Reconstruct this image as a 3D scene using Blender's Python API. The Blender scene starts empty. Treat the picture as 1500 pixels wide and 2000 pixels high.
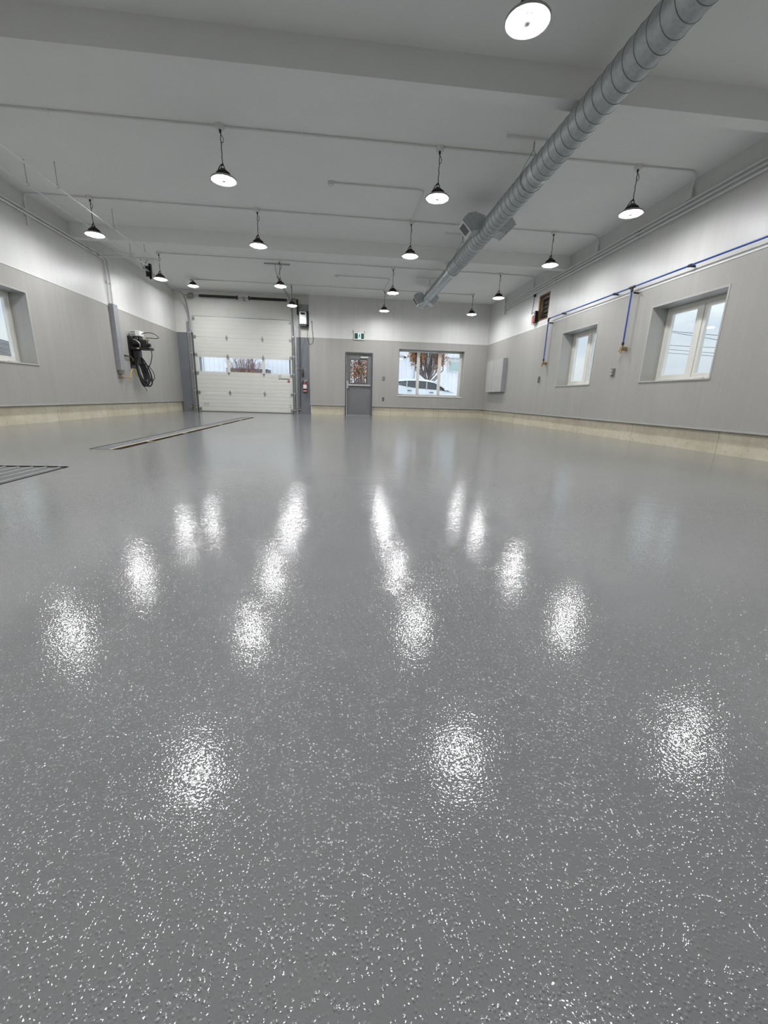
import bpy, bmesh, math, random
from mathutils import Vector, Matrix
S = bpy.context.scene
C = S.collection
PI = math.pi
random.seed(7)

# ------------------------------------------------------------------ camera, world, exposure
CAM_H = 0.633
PITCH, YAW, ROLL, FPX = -15.313, 6.171, 1.708, 811.48
def make_camera():
    p, y, r = math.radians(PITCH), math.radians(YAW), math.radians(ROLL)
    fw = Vector((math.cos(p)*math.sin(y), math.cos(p)*math.cos(y), math.sin(p)))
    rt = Vector((math.cos(y), -math.sin(y), 0)); up = rt.cross(fw)
    c, s = math.cos(r), math.sin(r)
    rt2 = c*rt + s*up; up2 = -s*rt + c*up
    cd = bpy.data.cameras.new('camera'); cam = bpy.data.objects.new('camera', cd); C.objects.link(cam)
    m = Matrix(((rt2.x, up2.x, -fw.x, 0), (rt2.y, up2.y, -fw.y, 0), (rt2.z, up2.z, -fw.z, CAM_H), (0, 0, 0, 1)))
    cam.matrix_world = m
    cd.sensor_fit = 'VERTICAL'; cd.sensor_height = 24; cd.sensor_width = 18
    cd.lens = FPX/2000*24
    cd.clip_start = 0.02; cd.clip_end = 800
    S.camera = cam
make_camera()

S.view_settings.view_transform = 'Standard'
S.view_settings.look = 'None'
S.view_settings.gamma = 1
S.view_settings.use_curve_mapping = False
S.view_settings.exposure = 0.0
S.cycles.use_denoising = True
S.cycles.use_adaptive_sampling = True
S.cycles.adaptive_threshold = 0.04
S.cycles.max_bounces = 7
S.cycles.diffuse_bounces = 4
S.cycles.glossy_bounces = 3
S.cycles.transparent_max_bounces = 12
S.cycles.caustics_reflective = False
S.cycles.caustics_refractive = False
S.cycles.sample_clamp_indirect = 6

LAMP_EMISSION = 200.0
SKY_STRENGTH = 1.28

def make_world():
    w = bpy.data.worlds.new('overcast_sky'); S.world = w; w.use_nodes = True
    nt = w.node_tree; nt.nodes.clear()
    out = nt.nodes.new('ShaderNodeOutputWorld'); bg = nt.nodes.new('ShaderNodeBackground')
    tc = nt.nodes.new('ShaderNodeTexCoord'); mp = nt.nodes.new('ShaderNodeMapping')
    mp.inputs['Scale'].default_value = (2.2, 2.2, 6.0)
    nz = nt.nodes.new('ShaderNodeTexNoise'); nz.inputs['Scale'].default_value = 1.3
    nz.inputs['Detail'].default_value = 6; nz.inputs['Roughness'].default_value = 0.55
    cr = nt.nodes.new('ShaderNodeValToRGB')
    cr.color_ramp.elements[0].position = 0.34; cr.color_ramp.elements[0].color = (0.32, 0.40, 0.53, 1)
    cr.color_ramp.elements[1].position = 0.56; cr.color_ramp.elements[1].color = (0.60, 0.62, 0.655, 1)
    nt.links.new(tc.outputs['Generated'], mp.inputs['Vector'])
    nt.links.new(mp.outputs['Vector'], nz.inputs['Vector'])
    nt.links.new(nz.outputs['Fac'], cr.inputs['Fac'])
    # overcast sky: brighter towards the zenith
    sp = nt.nodes.new('ShaderNodeSeparateXYZ'); nt.links.new(tc.outputs['Generated'], sp.inputs[0])
    mr = nt.nodes.new('ShaderNodeMapRange'); mr.inputs['From Min'].default_value = 0; mr.inputs['From Max'].default_value = 1
    mr.inputs['To Min'].default_value = 1.0; mr.inputs['To Max'].default_value = 3.2
    nt.links.new(sp.outputs['Z'], mr.inputs['Value'])
    hz = nt.nodes.new('ShaderNodeMapRange'); hz.inputs['From Min'].default_value = 0.02; hz.inputs['From Max'].default_value = 0.16
    hz.inputs['To Min'].default_value = 0.9; hz.inputs['To Max'].default_value = 0.0
    nt.links.new(sp.outputs['Z'], hz.inputs['Value'])
    mxs = nt.nodes.new('ShaderNodeMix'); mxs.data_type = 'RGBA'; mxs.inputs[7].default_value = (0.62, 0.64, 0.665, 1)
    nt.links.new(hz.outputs['Result'], mxs.inputs[0]); nt.links.new(cr.outputs['Color'], mxs.inputs[6])
    vm = nt.nodes.new('ShaderNodeVectorMath'); vm.operation = 'SCALE'
    nt.links.new(mxs.outputs[2], vm.inputs[0]); nt.links.new(mr.outputs['Result'], vm.inputs['Scale'])
    nt.links.new(vm.outputs['Vector'], bg.inputs['Color'])
    bg.inputs['Strength'].default_value = SKY_STRENGTH
    nt.links.new(bg.outputs['Background'], out.inputs['Surface'])
make_world()

# ------------------------------------------------------------------ material helpers
class NT:
    def __init__(s, name):
        s.m = bpy.data.materials.new(name); s.m.use_nodes = True
        s.t = s.m.node_tree; s.b = s.t.nodes['Principled BSDF']
    def n(s, kind, **kw):
        nd = s.t.nodes.new(kind)
        for k, v in kw.items():
            if k in nd.inputs: nd.inputs[k].default_value = v
            else: setattr(nd, k, v)
        return nd
    def l(s, a, b): s.t.links.new(a, b)
    def math(s, op, a, b=None):
        nd = s.t.nodes.new('ShaderNodeMath'); nd.operation = op
        for i, v in enumerate((a, b)):
            if v is None: continue
            if isinstance(v, (int, float)): nd.inputs[i].default_value = v
            else: s.l(v, nd.inputs[i])
        return nd.outputs[0]
    def mix(s, fac, a, b, blend='MIX'):
        nd = s.t.nodes.new('ShaderNodeMix'); nd.data_type = 'RGBA'; nd.blend_type = blend
        for sock, v in ((nd.inputs[0], fac), (nd.inputs[6], a), (nd.inputs[7], b)):
            if isinstance(v, (int, float)): sock.default_value = v
            elif isinstance(v, tuple): sock.default_value = (*v[:3], 1)
            else: s.l(v, sock)
        return nd.outputs[2]
    def coord(s, scale=(1, 1, 1)):
        tc = s.t.nodes.new('ShaderNodeTexCoord'); mp = s.t.nodes.new('ShaderNodeMapping')
        mp.inputs['Scale'].default_value = scale
        s.l(tc.outputs['Object'], mp.inputs['Vector']); return mp.outputs['Vector']
    def noise(s, scale, detail=3, rough=0.5, cs=(1, 1, 1)):
        nz = s.n('ShaderNodeTexNoise', Scale=scale, Detail=detail, Roughness=rough)
        s.l(s.coord(cs), nz.inputs['Vector']); return nz.outputs['Fac']
    def ramp(s, fac, p0, p1, c0=(0, 0, 0), c1=(1, 1, 1)):
        cr = s.t.nodes.new('ShaderNodeValToRGB')
        cr.color_ramp.elements[0].position = p0; cr.color_ramp.elements[0].color = (*c0, 1)
        cr.color_ramp.elements[1].position = p1; cr.color_ramp.elements[1].color = (*c1, 1)
        s.l(fac, cr.inputs['Fac']); return cr.outputs['Color']
    def bump(s, h, dist, strength=1.0, prev=None):
        b = s.n('ShaderNodeBump', Strength=strength, Distance=dist)
        s.l(h, b.inputs['Height'])
        if prev is not None: s.l(prev, b.inputs['Normal'])
        return b.outputs['Normal']

def mat(name, col, rough=0.5, metal=0.0, spec=0.5, var=0.06, vscale=6.0, bump=0.0, bscale=40.0, emit=0.0, vcs=(1, 1, 1)):
    k = NT(name)
    nz = k.noise(vscale, 4, 0.55, vcs)
    lo = tuple(c*(1-var) for c in col); hi = tuple(min(1, c*(1+var)) for c in col)
    k.l(k.ramp(nz, 0.3, 0.7, lo, hi), k.b.inputs['Base Color'])
    k.b.inputs['Roughness'].default_value = rough
    k.b.inputs['Metallic'].default_value = metal
    k.b.inputs['Specular IOR Level'].default_value = spec
    if bump: k.l(k.bump(k.noise(bscale, 3), bump), k.b.inputs['Normal'])
    if emit:
        k.b.inputs['Emission Color'].default_value = (*col, 1); k.b.inputs['Emission Strength'].default_value = emit
    return k.m

def floor_material():
    k = NT('grey epoxy floor')
    def noise2(scale, detail=2, rough=0.5):
        nz = k.n('ShaderNodeTexNoise', Scale=scale, Detail=detail, Roughness=rough, noise_dimensions='2D')
        k.l(tc.outputs['Object'], nz.inputs['Vector']); return nz.outputs['Fac']
    tc = k.n('ShaderNodeTexCoord')
    big = noise2(0.55, 4, 0.6)
    k.l(k.mix(k.ramp(big, 0.3, 0.7), (0.188, 0.194, 0.196), (0.226, 0.232, 0.233)), k.b.inputs['Base Color'])
    k.b.inputs['Specular IOR Level'].default_value = 0.65
    # orange peel topcoat: rolled waves, fine peel, and raised grains of broadcast aggregate
    v = k.n('ShaderNodeTexVoronoi', Scale=185.0, voronoi_dimensions='2D'); k.l(tc.outputs['Object'], v.inputs['Vector'])
    dome = k.ramp(v.outputs['Distance'], 0.05, 0.46, (1, 1, 1), (0, 0, 0))
    sc = k.n('ShaderNodeSeparateColor'); k.l(v.outputs['Color'], sc.inputs[0])
    grain = k.ramp(sc.outputs[0], 0.24, 0.78, (0.09,)*3, (1.25,)*3)     # most grains lie flat, some stand proud
    dens = k.mix(1.0, grain, k.ramp(noise2(34.0, 1), 0.28, 0.58, (0.45,)*3), 'MULTIPLY')
    dome = k.mix(1.0, dome, dens, 'MULTIPLY')
    h = k.math('ADD', k.math('MULTIPLY', dome, 0.68), k.math('ADD', k.math('MULTIPLY', noise2(190.0, 1), 0.225), k.math('MULTIPLY', noise2(9.0, 2), 0.85)))
    k.l(k.bump(h, 0.001, 1.0), k.b.inputs['Normal'])
    k.l(k.ramp(big, 0.3, 0.75, (0.06,)*3, (0.085,)*3), k.b.inputs['Roughness'])
    return k.m

def liner_material(name, axis):
    """white PVC liner above, grey liner below 2.612 m, fine ribs across `axis`"""
    k = NT(name)
    tc = k.n('ShaderNodeTexCoord'); sp = k.n('ShaderNodeSeparateXYZ'); k.l(tc.outputs['Object'], sp.inputs[0])
    along = sp.outputs[axis]; z = sp.outputs['Z']
    isw = k.math('GREATER_THAN', z, 2.612)
    st = k.noise(1.0, 4, 0.65, (5.0, 5.0, 0.22))
    blot = k.noise(0.9, 4, 0.6)
    grey = k.mix(k.ramp(st, 0.3, 0.7), (0.366, 0.356, 0.334), (0.408, 0.397, 0.374))
    grey = k.mix(k.math('MULTIPLY', k.ramp(blot, 0.45, 0.7), 0.35), grey, (0.345, 0.338, 0.322))
    white = k.mix(k.ramp(st, 0.3, 0.7), (0.655, 0.655, 0.637), (0.705, 0.705, 0.685))
    col = k.mix(isw, grey, white)
    # panel ribs every 0.15 m
    fr = k.math('FRACT', k.math('DIVIDE', along, 0.152))
    rib = k.math('LESS_THAN', fr, 0.045)
    col = k.mix(k.math('MULTIPLY', rib, 0.035), col, (0.2, 0.2, 0.2))
    k.l(col, k.b.inputs['Base Color'])
    k.b.inputs['Roughness'].default_value = 0.38
    k.b.inputs['Specular IOR Level'].default_value = 0.4
    k.l(k.bump(rib, 0.0015, 0.6), k.b.inputs['Normal'])
    return k.m

def block_material():
    k = NT('painted concrete block')
    tc = k.n('ShaderNodeTexCoord'); sp = k.n('ShaderNodeSeparateXYZ'); k.l(tc.outputs['Object'], sp.inputs[0])
    cb = k.n('ShaderNodeCombineXYZ'); k.l(sp.outputs['X'], cb.inputs[0]); k.l(sp.outputs['Z'], cb.inputs[1])
    br = k.n('ShaderNodeTexBrick', Scale=1.0)
    br.inputs['Mortar Size'].default_value = 0.005; br.inputs['Brick Width'].default_value = 0.4; br.inputs['Row Height'].default_value = 0.2
    br.inputs['Color1'].default_value = br.inputs['Color2'].default_value = (1, 1, 1, 1); br.inputs['Mortar'].default_value = (0, 0, 0, 1)
    br.inputs['Mortar Smooth'].default_value = 0.6
    k.l(cb.outputs[0], br.inputs['Vector'])
    isw = k.math('GREATER_THAN', sp.outputs['Z'], 2.612)
    n = k.noise(3.0, 4)
    grey = k.mix(n, (0.175, 0.185, 0.205), (0.215, 0.225, 0.245))
    wt = k.mix(k.ramp(n, 0.45, 0.75), (0.74, 0.74, 0.715), (0.72, 0.70, 0.62))
    col = k.mix(isw, grey, wt)
    col = k.mix(1.0, col, k.ramp(br.outputs['Color'], 0, 1, (0.91, 0.91, 0.91), (1, 1, 1)), 'MULTIPLY')
    k.l(col, k.b.inputs['Base Color']); k.b.inputs['Roughness'].default_value = 0.5
    b1 = k.bump(br.outputs['Color'], 0.0015, 0.6); k.l(k.bump(k.noise(60, 3), 0.001, 1, b1), k.b.inputs['Normal'])
    return k.m

def curb_material(axis):
    k = NT('bare concrete curb')
    tc = k.n('ShaderNodeTexCoord'); sp = k.n('ShaderNodeSeparateXYZ'); k.l(tc.outputs['Object'], sp.inputs[0])
    n = k.noise(2.2, 6, 0.65); n2 = k.noise(14.0, 4, 0.7)
    c = k.mix(k.ramp(n, 0.3, 0.7), (0.52, 0.47, 0.355), (0.69, 0.64, 0.51))
    c = k.mix(k.math('MULTIPLY', k.ramp(n2, 0.54, 0.70), 0.6), c, (0.42, 0.37, 0.27))
    fr = k.math('FRACT', k.math('DIVIDE', sp.outputs[axis], 1.83))
    j = k.math('LESS_THAN', fr, 0.006)
    c = k.mix(k.math('MULTIPLY', j, 0.65), c, (0.2, 0.18, 0.14))
    k.l(c, k.b.inputs['Base Color']); k.b.inputs['Roughness'].default_value = 0.8
    k.l(k.bump(n2, 0.004, 0.6), k.b.inputs['Normal'])
    return k.m

def spiral_material(metal, rough):
    """galvanised sheet with spiral seam along Y"""
    k = NT('galvanised spiral duct')
    n = k.n('ShaderNodeTexVoronoi', Scale=28.0); k.l(k.coord(), n.inputs['Vector'])
    c = k.mix(n.outputs['Distance'], (0.35, 0.375, 0.385), (0.46, 0.48, 0.485))
    k.l(c, k.b.inputs['Base Color']); k.b.inputs['Metallic'].default_value = metal
    k.b.inputs['Roughness'].default_value = rough
    return k.m

def glass_material():
    k = NT('window glass'); t = k.t
    t.nodes.remove(k.b)
    out = t.nodes['Material Output']
    tr = t.nodes.new('ShaderNodeBsdfTransparent'); tr.inputs['Color'].default_value = (0.93, 0.96, 0.95, 1)
    gl = t.nodes.new('ShaderNodeBsdfGlossy'); gl.inputs['Roughness'].default_value = 0.02
    fr = t.nodes.new('ShaderNodeFresnel'); fr.inputs['IOR'].default_value = 1.45
    mx = t.nodes.new('ShaderNodeMixShader')
    ge = t.nodes.new('ShaderNodeNewGeometry'); ff = k.math('MULTIPLY', fr.outputs[0], k.math('SUBTRACT', 1.0, ge.outputs['Backfacing']))
    k.l(ff, mx.inputs[0]); k.l(tr.outputs[0], mx.inputs[1]); k.l(gl.outputs[0], mx.inputs[2]); k.l(mx.outputs[0], out.inputs['Surface'])
    return k.m

def lens_material():
    k = NT('lit lamp lens')
    n = k.noise(30, 2)
    k.l(k.ramp(n, 0.2, 0.8, (0.96, 0.975, 1.0), (1.0, 1.0, 1.0)), k.b.inputs['Emission Color'])
    k.b.inputs['Base Color'].default_value = (0.9, 0.9, 0.9, 1)
    k.b.inputs['Emission Strength'].default_value = LAMP_EMISSION
    return k.m

M = dict(
    floor=floor_material(), liner_y=liner_material('liner side walls', 'Y'), liner_x=liner_material('liner back wall', 'X'),
    block=block_material(), curb_y=curb_material('Y'), curb_x=curb_material('X'),
    ceiling=mat('white ceiling board', (0.86, 0.865, 0.84), 0.6, var=0.02, vscale=1.2, bump=0.0006, bscale=120),
    white_trim=mat('white pvc trim', (0.72, 0.72, 0.70), 0.4, var=0.02),
    grey_trim=mat('pale grey trim', (0.44, 0.435, 0.42), 0.45, var=0.03),
    vinyl=mat('white vinyl', (0.74, 0.73, 0.68), 0.35, var=0.02),
    glass=glass_material(), spiral=spiral_material(0.6, 0.55), spiral_bright=spiral_material(0.9, 0.36),
    galv=mat('galvanised sheet', (0.50, 0.52, 0.53), 0.42, 0.85, var=0.12, vscale=22),
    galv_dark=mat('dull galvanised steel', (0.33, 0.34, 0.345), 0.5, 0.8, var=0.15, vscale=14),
    seam=mat('duct seam', (0.24, 0.25, 0.255), 0.5, 0.7),
    white_pipe=mat('white painted conduit', (0.80, 0.80, 0.785), 0.5, var=0.03),
    grey_pipe=mat('grey painted pipe', (0.42, 0.42, 0.405), 0.5, var=0.05),
    black=mat('black rubber', (0.012, 0.012, 0.013), 0.45, var=0.2),
    black_metal=mat('black painted metal', (0.022, 0.021, 0.021), 0.4, 0.3, var=0.2, vscale=12),
    lamp_body=mat('dark lamp casting', (0.045, 0.036, 0.033), 0.45, 0.4, var=0.15, vscale=20),
    lamp_rim=mat('grey lamp rim', (0.38, 0.37, 0.36), 0.5, 0.2, var=0.06),
    lens=lens_material(), lens_grey=mat('frosted lamp centre', (0.55, 0.54, 0.54), 0.5, var=0.04),
    blue=mat('blue anodised air pipe', (0.022, 0.075, 0.33), 0.35, 0.25, var=0.08),
    brass=mat('brass fitting', (0.42, 0.30, 0.14), 0.35, 0.9, var=0.12, vscale=30),
    copper_box=mat('brown switch plate', (0.17, 0.155, 0.14), 0.5, var=0.1),
    wood=mat('raw lumber', (0.34, 0.22, 0.10), 0.7, var=0.25, vscale=8, vcs=(6, 6, 0.6)),
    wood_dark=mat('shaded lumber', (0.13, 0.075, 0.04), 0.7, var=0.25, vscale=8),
    insulation=mat('dark dusty louvre board', (0.10, 0.09, 0.08), 0.9, var=0.6, vscale=7, bump=0.02, bscale=9),
    red_box=mat('red actuator', (0.40, 0.07, 0.05), 0.5, var=0.15),
    door_grey=mat('grey painted steel', (0.17, 0.175, 0.178), 0.42, 0.0, var=0.05, vscale=3),
    frame_grey=mat('dark grey door frame', (0.085, 0.088, 0.092), 0.4, var=0.05),
    alu=mat('brushed aluminium', (0.55, 0.55, 0.53), 0.35, 0.8, var=0.06),
    panel_white=mat('off white door skin', (0.70, 0.70, 0.655), 0.45, var=0.015, vscale=1.5, bump=0.0004, bscale=90),
    groove=mat('panel groove', (0.52, 0.52, 0.49), 0.6),
    cover_grey=mat('grey painted cover', (0.30, 0.31, 0.32), 0.5, var=0.05),
    yellow=mat('yellow rubber', (0.55, 0.40, 0.06), 0.5, var=0.1),
    red=mat('red enamel', (0.24, 0.012, 0.010), 0.3, var=0.08),
    label_white=mat('white label', (0.80, 0.80, 0.78), 0.5, var=0.03),
    navy=mat('dark printed ink', (0.03, 0.03, 0.05), 0.6),
    exit_green=mat('exit sign green', (0.0, 0.045, 0.03), 0.4, var=0.05, emit=0.3),
    exit_white=mat('exit sign white', (0.70, 0.82, 0.80), 0.4, var=0.02, emit=0.35),
    snow=mat('snow', (0.82, 0.84, 0.88), 0.8, var=0.06, vscale=0.6, bump=0.05, bscale=1.5),
    cladding=mat('white corrugated cladding', (0.85, 0.85, 0.88), 0.5, var=0.04, vscale=1.5),
    shed=mat('dark grey shed siding', (0.17, 0.17, 0.18), 0.7, var=0.15, vscale=3),
    bark=mat('grey brown bark', (0.19, 0.155, 0.145), 0.85, var=0.35, vscale=9, vcs=(4, 4, 1)),
    leaf=mat('dead brown leaf', (0.42, 0.215, 0.105), 0.8, var=0.4, vscale=5),
    twig=mat('reddish bare twig', (0.23, 0.145, 0.14), 0.85, var=0.3, vscale=6),
    car_white=mat('white car paint', (0.78, 0.80, 0.83), 0.2, var=0.01),
    car_glass=mat('tinted car glass', (0.035, 0.04, 0.05), 0.08, var=0.05),
    tyre=mat('tyre rubber', (0.02, 0.02, 0.02), 0.8),
    hill=mat('bare winter hillside', (0.13, 0.125, 0.12), 0.9, var=0.5, vscale=0.35),
    wire=mat('overhead wire', (0.06, 0.06, 0.065), 0.6),
    pale_glass=mat('greenish office window', (0.42, 0.52, 0.50), 0.2, var=0.08, vscale=2),
    rust=mat('rusty steel slot', (0.075, 0.045, 0.022), 0.8, var=0.4, vscale=10),
    lip=mat('tan steel lip', (0.60, 0.52, 0.36), 0.45, 0.2, var=0.15, vscale=8),
    asphalt=mat('dark sump', (0.03, 0.03, 0.03), 0.8),
)

# ------------------------------------------------------------------ mesh helpers
ORG = {}
class MB:
    def __init__(s): s.bm = bmesh.new()
    def box(s, x0, x1, y0, y1, z0, z1):
        x0, x1 = sorted((x0, x1)); y0, y1 = sorted((y0, y1)); z0, z1 = sorted((z0, z1))
        v = [s.bm.verts.new((x, y, z)) for z in (z0, z1) for x, y in ((x0, y0), (x1, y0), (x1, y1), (x0, y1))]
        for f in ((3, 2, 1, 0), (4, 5, 6, 7), (0, 1, 5, 4), (1, 2, 6, 5), (2, 3, 7, 6), (3, 0, 4, 7)):
            s.bm.faces.new([v[i] for i in f])
        return s
    def hexa(s, pts):   # 8 points, bottom ring then top ring
        v = [s.bm.verts.new(p) for p in pts]
        for f in ((3, 2, 1, 0), (4, 5, 6, 7), (0, 1, 5, 4), (1, 2, 6, 5), (2, 3, 7, 6), (3, 0, 4, 7)):
            s.bm.faces.new([v[i] for i in f])
        return s
    def prism(s, poly, axis, a0, a1):   # extrude 2D polygon along an axis
        def P(u, w, a): return {'x': (a, u, w), 'y': (u, a, w), 'z': (u, w, a)}[axis]
        A = [s.bm.verts.new(P(u, w, a0)) for u, w in poly]; B = [s.bm.verts.new(P(u, w, a1)) for u, w in poly]
        n = len(poly)
        s.bm.faces.new(A[::-1]); s.bm.faces.new(B)
        for i in range(n): s.bm.faces.new((A[i], A[(i+1) % n], B[(i+1) % n], B[i]))
        return s
    def tube(s, pts, r, seg=10, closed=False, radii=None):
        pts = [Vector(p) for p in pts]; n = len(pts); rings = []
        prev = None
        for i, p in enumerate(pts):
            a = pts[i-1] if (i or closed) else p; b = pts[(i+1) % n] if (i < n-1 or closed) else p
            t = (b-a).normalized()
            if prev is None:
                u = t.orthogonal().normalized()
            else:
                u = (prev - t*prev.dot(t))
                u = u.normalized() if u.length > 1e-6 else t.orthogonal().normalized()
            prev = u; w = t.cross(u); rr = radii[i] if radii else r
            rings.append([s.bm.verts.new(p + (u*math.cos(2*PI*k/seg) + w*math.sin(2*PI*k/seg))*rr) for k in range(seg)])
        m = n if closed else n-1
        for i in range(m):
            A, B = rings[i], rings[(i+1) % n]
            for k in range(seg):
                f = s.bm.faces.new((A[k], A[(k+1) % seg], B[(k+1) % seg], B[k])); f.smooth = True
        if not closed:
            s.bm.faces.new(rings[0][::-1]); s.bm.faces.new(rings[-1])
        return s
    def lathe(s, prof, c=(0, 0, 0), axis='z', seg=32):   # prof: (radius, height) list
        rings = []
        def P(x, y, h): return {'z': (x, y, h), 'y': (x, h, y), 'x': (h, x, y)}[axis]
        for r, h in prof:
            if r < 1e-6: rings.append([s.bm.verts.new(Vector(P(0, 0, h)) + Vector(c))])
            else: rings.append([s.bm.verts.new(Vector(P(r*math.cos(2*PI*k/seg), r*math.sin(2*PI*k/seg), h)) + Vector(c)) for k in range(seg)])
        for A, B in zip(rings, rings[1:]):
            for k in range(seg):
                a = [A[k % len(A)], A[(k+1) % seg % len(A)]]; b = [B[(k+1) % seg % len(B)], B[k % len(B)]]
                vs = []
                for q in a+b:
                    if q not in vs: vs.append(q)
                if len(vs) > 2:
                    f = s.bm.faces.new(vs); f.smooth = True
        return s
    def sphere(s, c, r, u=16, v=10, sc=(1, 1, 1)):
        m = Matrix.Translation(c) @ Matrix.Diagonal((*sc, 1))
        g = bmesh.ops.create_uvsphere(s.bm, u_segments=u, v_segments=v, radius=r, matrix=m)
        for vv in g['verts']:
            for f in vv.link_faces: f.smooth = True
        return s
    def quad(s, *p):
        s.bm.faces.new([s.bm.verts.new(q) for q in p]); return s
    def build(s, name, m, parent=None, bevel=0.0, kind=None, recalc=True, sharp=0.7):
        if recalc: bmesh.ops.recalc_face_normals(s.bm, faces=s.bm.faces)
        me = bpy.data.meshes.new(name)
        o = bpy.data.objects.new(name, me); C.objects.link(o)
        org = Vector((0, 0, 0))
        if parent is not None:
            org = ORG[parent.name]; o.parent = parent
        else:
            vs = [v.co for v in s.bm.verts]
            lo = [min(v[i] for v in vs) for i in range(3)]; hi = [max(v[i] for v in vs) for i in range(3)]
            if kind != 'structure':
                org = Vector(((lo[0]+hi[0])/2, (lo[1]+hi[1])/2, lo[2])); o.location = org
        ORG[o.name] = org
        for v in s.bm.verts: v.co -= org
        for e in s.bm.edges:
            if len(e.link_faces) == 2 and e.calc_face_angle(0) > sharp: e.smooth = False
        s.bm.to_mesh(me); s.bm.free()
        me.materials.append(m)
        if bevel:
            b = o.modifiers.new('bevel', 'BEVEL'); b.width = bevel; b.segments = 2; b.limit_method = 'ANGLE'; b.angle_limit = 0.7
        if kind: o['kind'] = kind
        return o
def tag(o, label, cat, group=None, kind=None):
    o['label'] = label; o['category'] = cat
    if group: o['group'] = group
    if kind: o['kind'] = kind
    return o
def thing(name, loc, label, cat, group=None, kind=None):
    o = bpy.data.objects.new(name, None); C.objects.link(o); o.location = loc; o.empty_display_size = 0.1
    ORG[o.name] = Vector(loc)
    return tag(o, label, cat, group, kind)
def part(o, label): o['label'] = label; return o
def dup(root, loc, rotz=0.0, label=None):
    r = root.copy(); C.objects.link(r); r.location = loc; r.rotation_euler.z = rotz
    if label: r['label'] = label
    for ch in list(root.children):
        c = ch.copy(); C.objects.link(c); c.parent = r
        for g in list(ch.children):
            d = g.copy(); C.objects.link(d); d.parent = c
    return r
def bend(pts, rad=0.12, n=6):
    """round the corners of a polyline"""
    pts = [Vector(p) for p in pts]; out = [pts[0]]
    for a, b, c in zip(pts, pts[1:], pts[2:]):
        u = (a-b); w = (c-b); r = min(rad, u.length*0.49, w.length*0.49)
        p, q = b+u.normalized()*r, b+w.normalized()*r
        for i in range(n+1):
            t = i/n; out.append((1-t)**2*p + 2*t*(1-t)*b + t*t*q)
    out.append(pts[-1]); return out
def spline(pts, n=8):
    P = [Vector(p) for p in pts]; P = [2*P[0]-P[1]] + P + [2*P[-1]-P[-2]]; out = []
    for i in range(1, len(P)-2):
        for k in range(n):
            t = k/n; a, b, c, d = P[i-1:i+3]
            out.append(0.5*((2*b)+(c-a)*t+(2*a-5*b+4*c-d)*t*t+(3*b-a-3*c+d)*t**3))
    out.append(P[-2]); return out

# ------------------------------------------------------------------ setting
XL, XR, YB, YBLK, YF, H, ZC = -5.574, 5.31, 15.746, 15.93, -3.6, 3.943, 0.33
WT = 0.42      # wall thickness
def holed(mb, fixed, a_rng, z_rng, holes):
    """wall slab split round rectangular holes; fixed = (axis, f0, f1)"""
    ax, f0, f1 = fixed
    As = sorted({*a_rng, *[h[0] for h in holes], *[h[1] for h in holes]})
    Zs = sorted({*z_rng, *[h[2] for h in holes], *[h[3] for h in holes]})
    for a0, a1 in zip(As, As[1:]):
        for z0, z1 in zip(Zs, Zs[1:]):
            ca, cz = (a0+a1)/2, (z0+z1)/2
            if any(h[0] < ca < h[1] and h[2] < cz < h[3] for h in holes): continue
            if ax == 'x': mb.box(f0, f1, a0, a1, z0, z1)
            else: mb.box(a0, a1, f0, f1, z0, z1)
    bmesh.ops.remove_doubles(mb.bm, verts=mb.bm.verts, dist=1e-5)
    # drop the inner faces shared by neighbouring boxes
    seen = {}
    for f in list(mb.bm.faces):
        key = tuple(sorted(v.index for v in f.verts)) if False else frozenset(f.verts)
        seen.setdefault(key, []).append(f)
    bmesh.ops.delete(mb.bm, geom=[f for fs in seen.values() if len(fs) > 1 for f in fs], context='FACES_ONLY')
    return mb

# floor with the two drain pits left open
TR = (-2.745, -2.455, 4.90, 12.45)      # trench
GR = (-3.35, -2.29, 2.2, 3.72)          # grate
fl = MB()
xs = sorted({XL-0.45, XR+0.45, TR[0], TR[1], GR[0], GR[1]}); ys = sorted({YF-0.4, 16.25, TR[2], TR[3], GR[2], GR[3]})
for x0, x1 in zip(xs, xs[1:]):
    for y0, y1 in zip(ys, ys[1:]):
        cx, cy = (x0+x1)/2, (y0+y1)/2
        if any(p[0] < cx < p[1] and p[2] < cy < p[3] for p in (TR, GR)): continue
        fl.quad((x0, y0, 0), (x1, y0, 0), (x1, y1, 0), (x0, y1, 0))
bmesh.ops.remove_doubles(fl.bm, verts=fl.bm.verts, dist=1e-5)
fl.build('floor', M['floor'], kind='structure', recalc=False)

MB().box(XL-WT, XR+WT, YF-0.4, 16.3, H, H+0.15).build('ceiling', M['ceiling'], kind='structure')
for i, (y0, y1) in enumerate(((5.056, 5.235), (10.41, 10.57), (-0.30, -0.12))):
    MB().box(XL, XR, y0, y1, 3.665, H+0.01).build('ceiling_beam', M['ceiling'], kind='structure')

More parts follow.
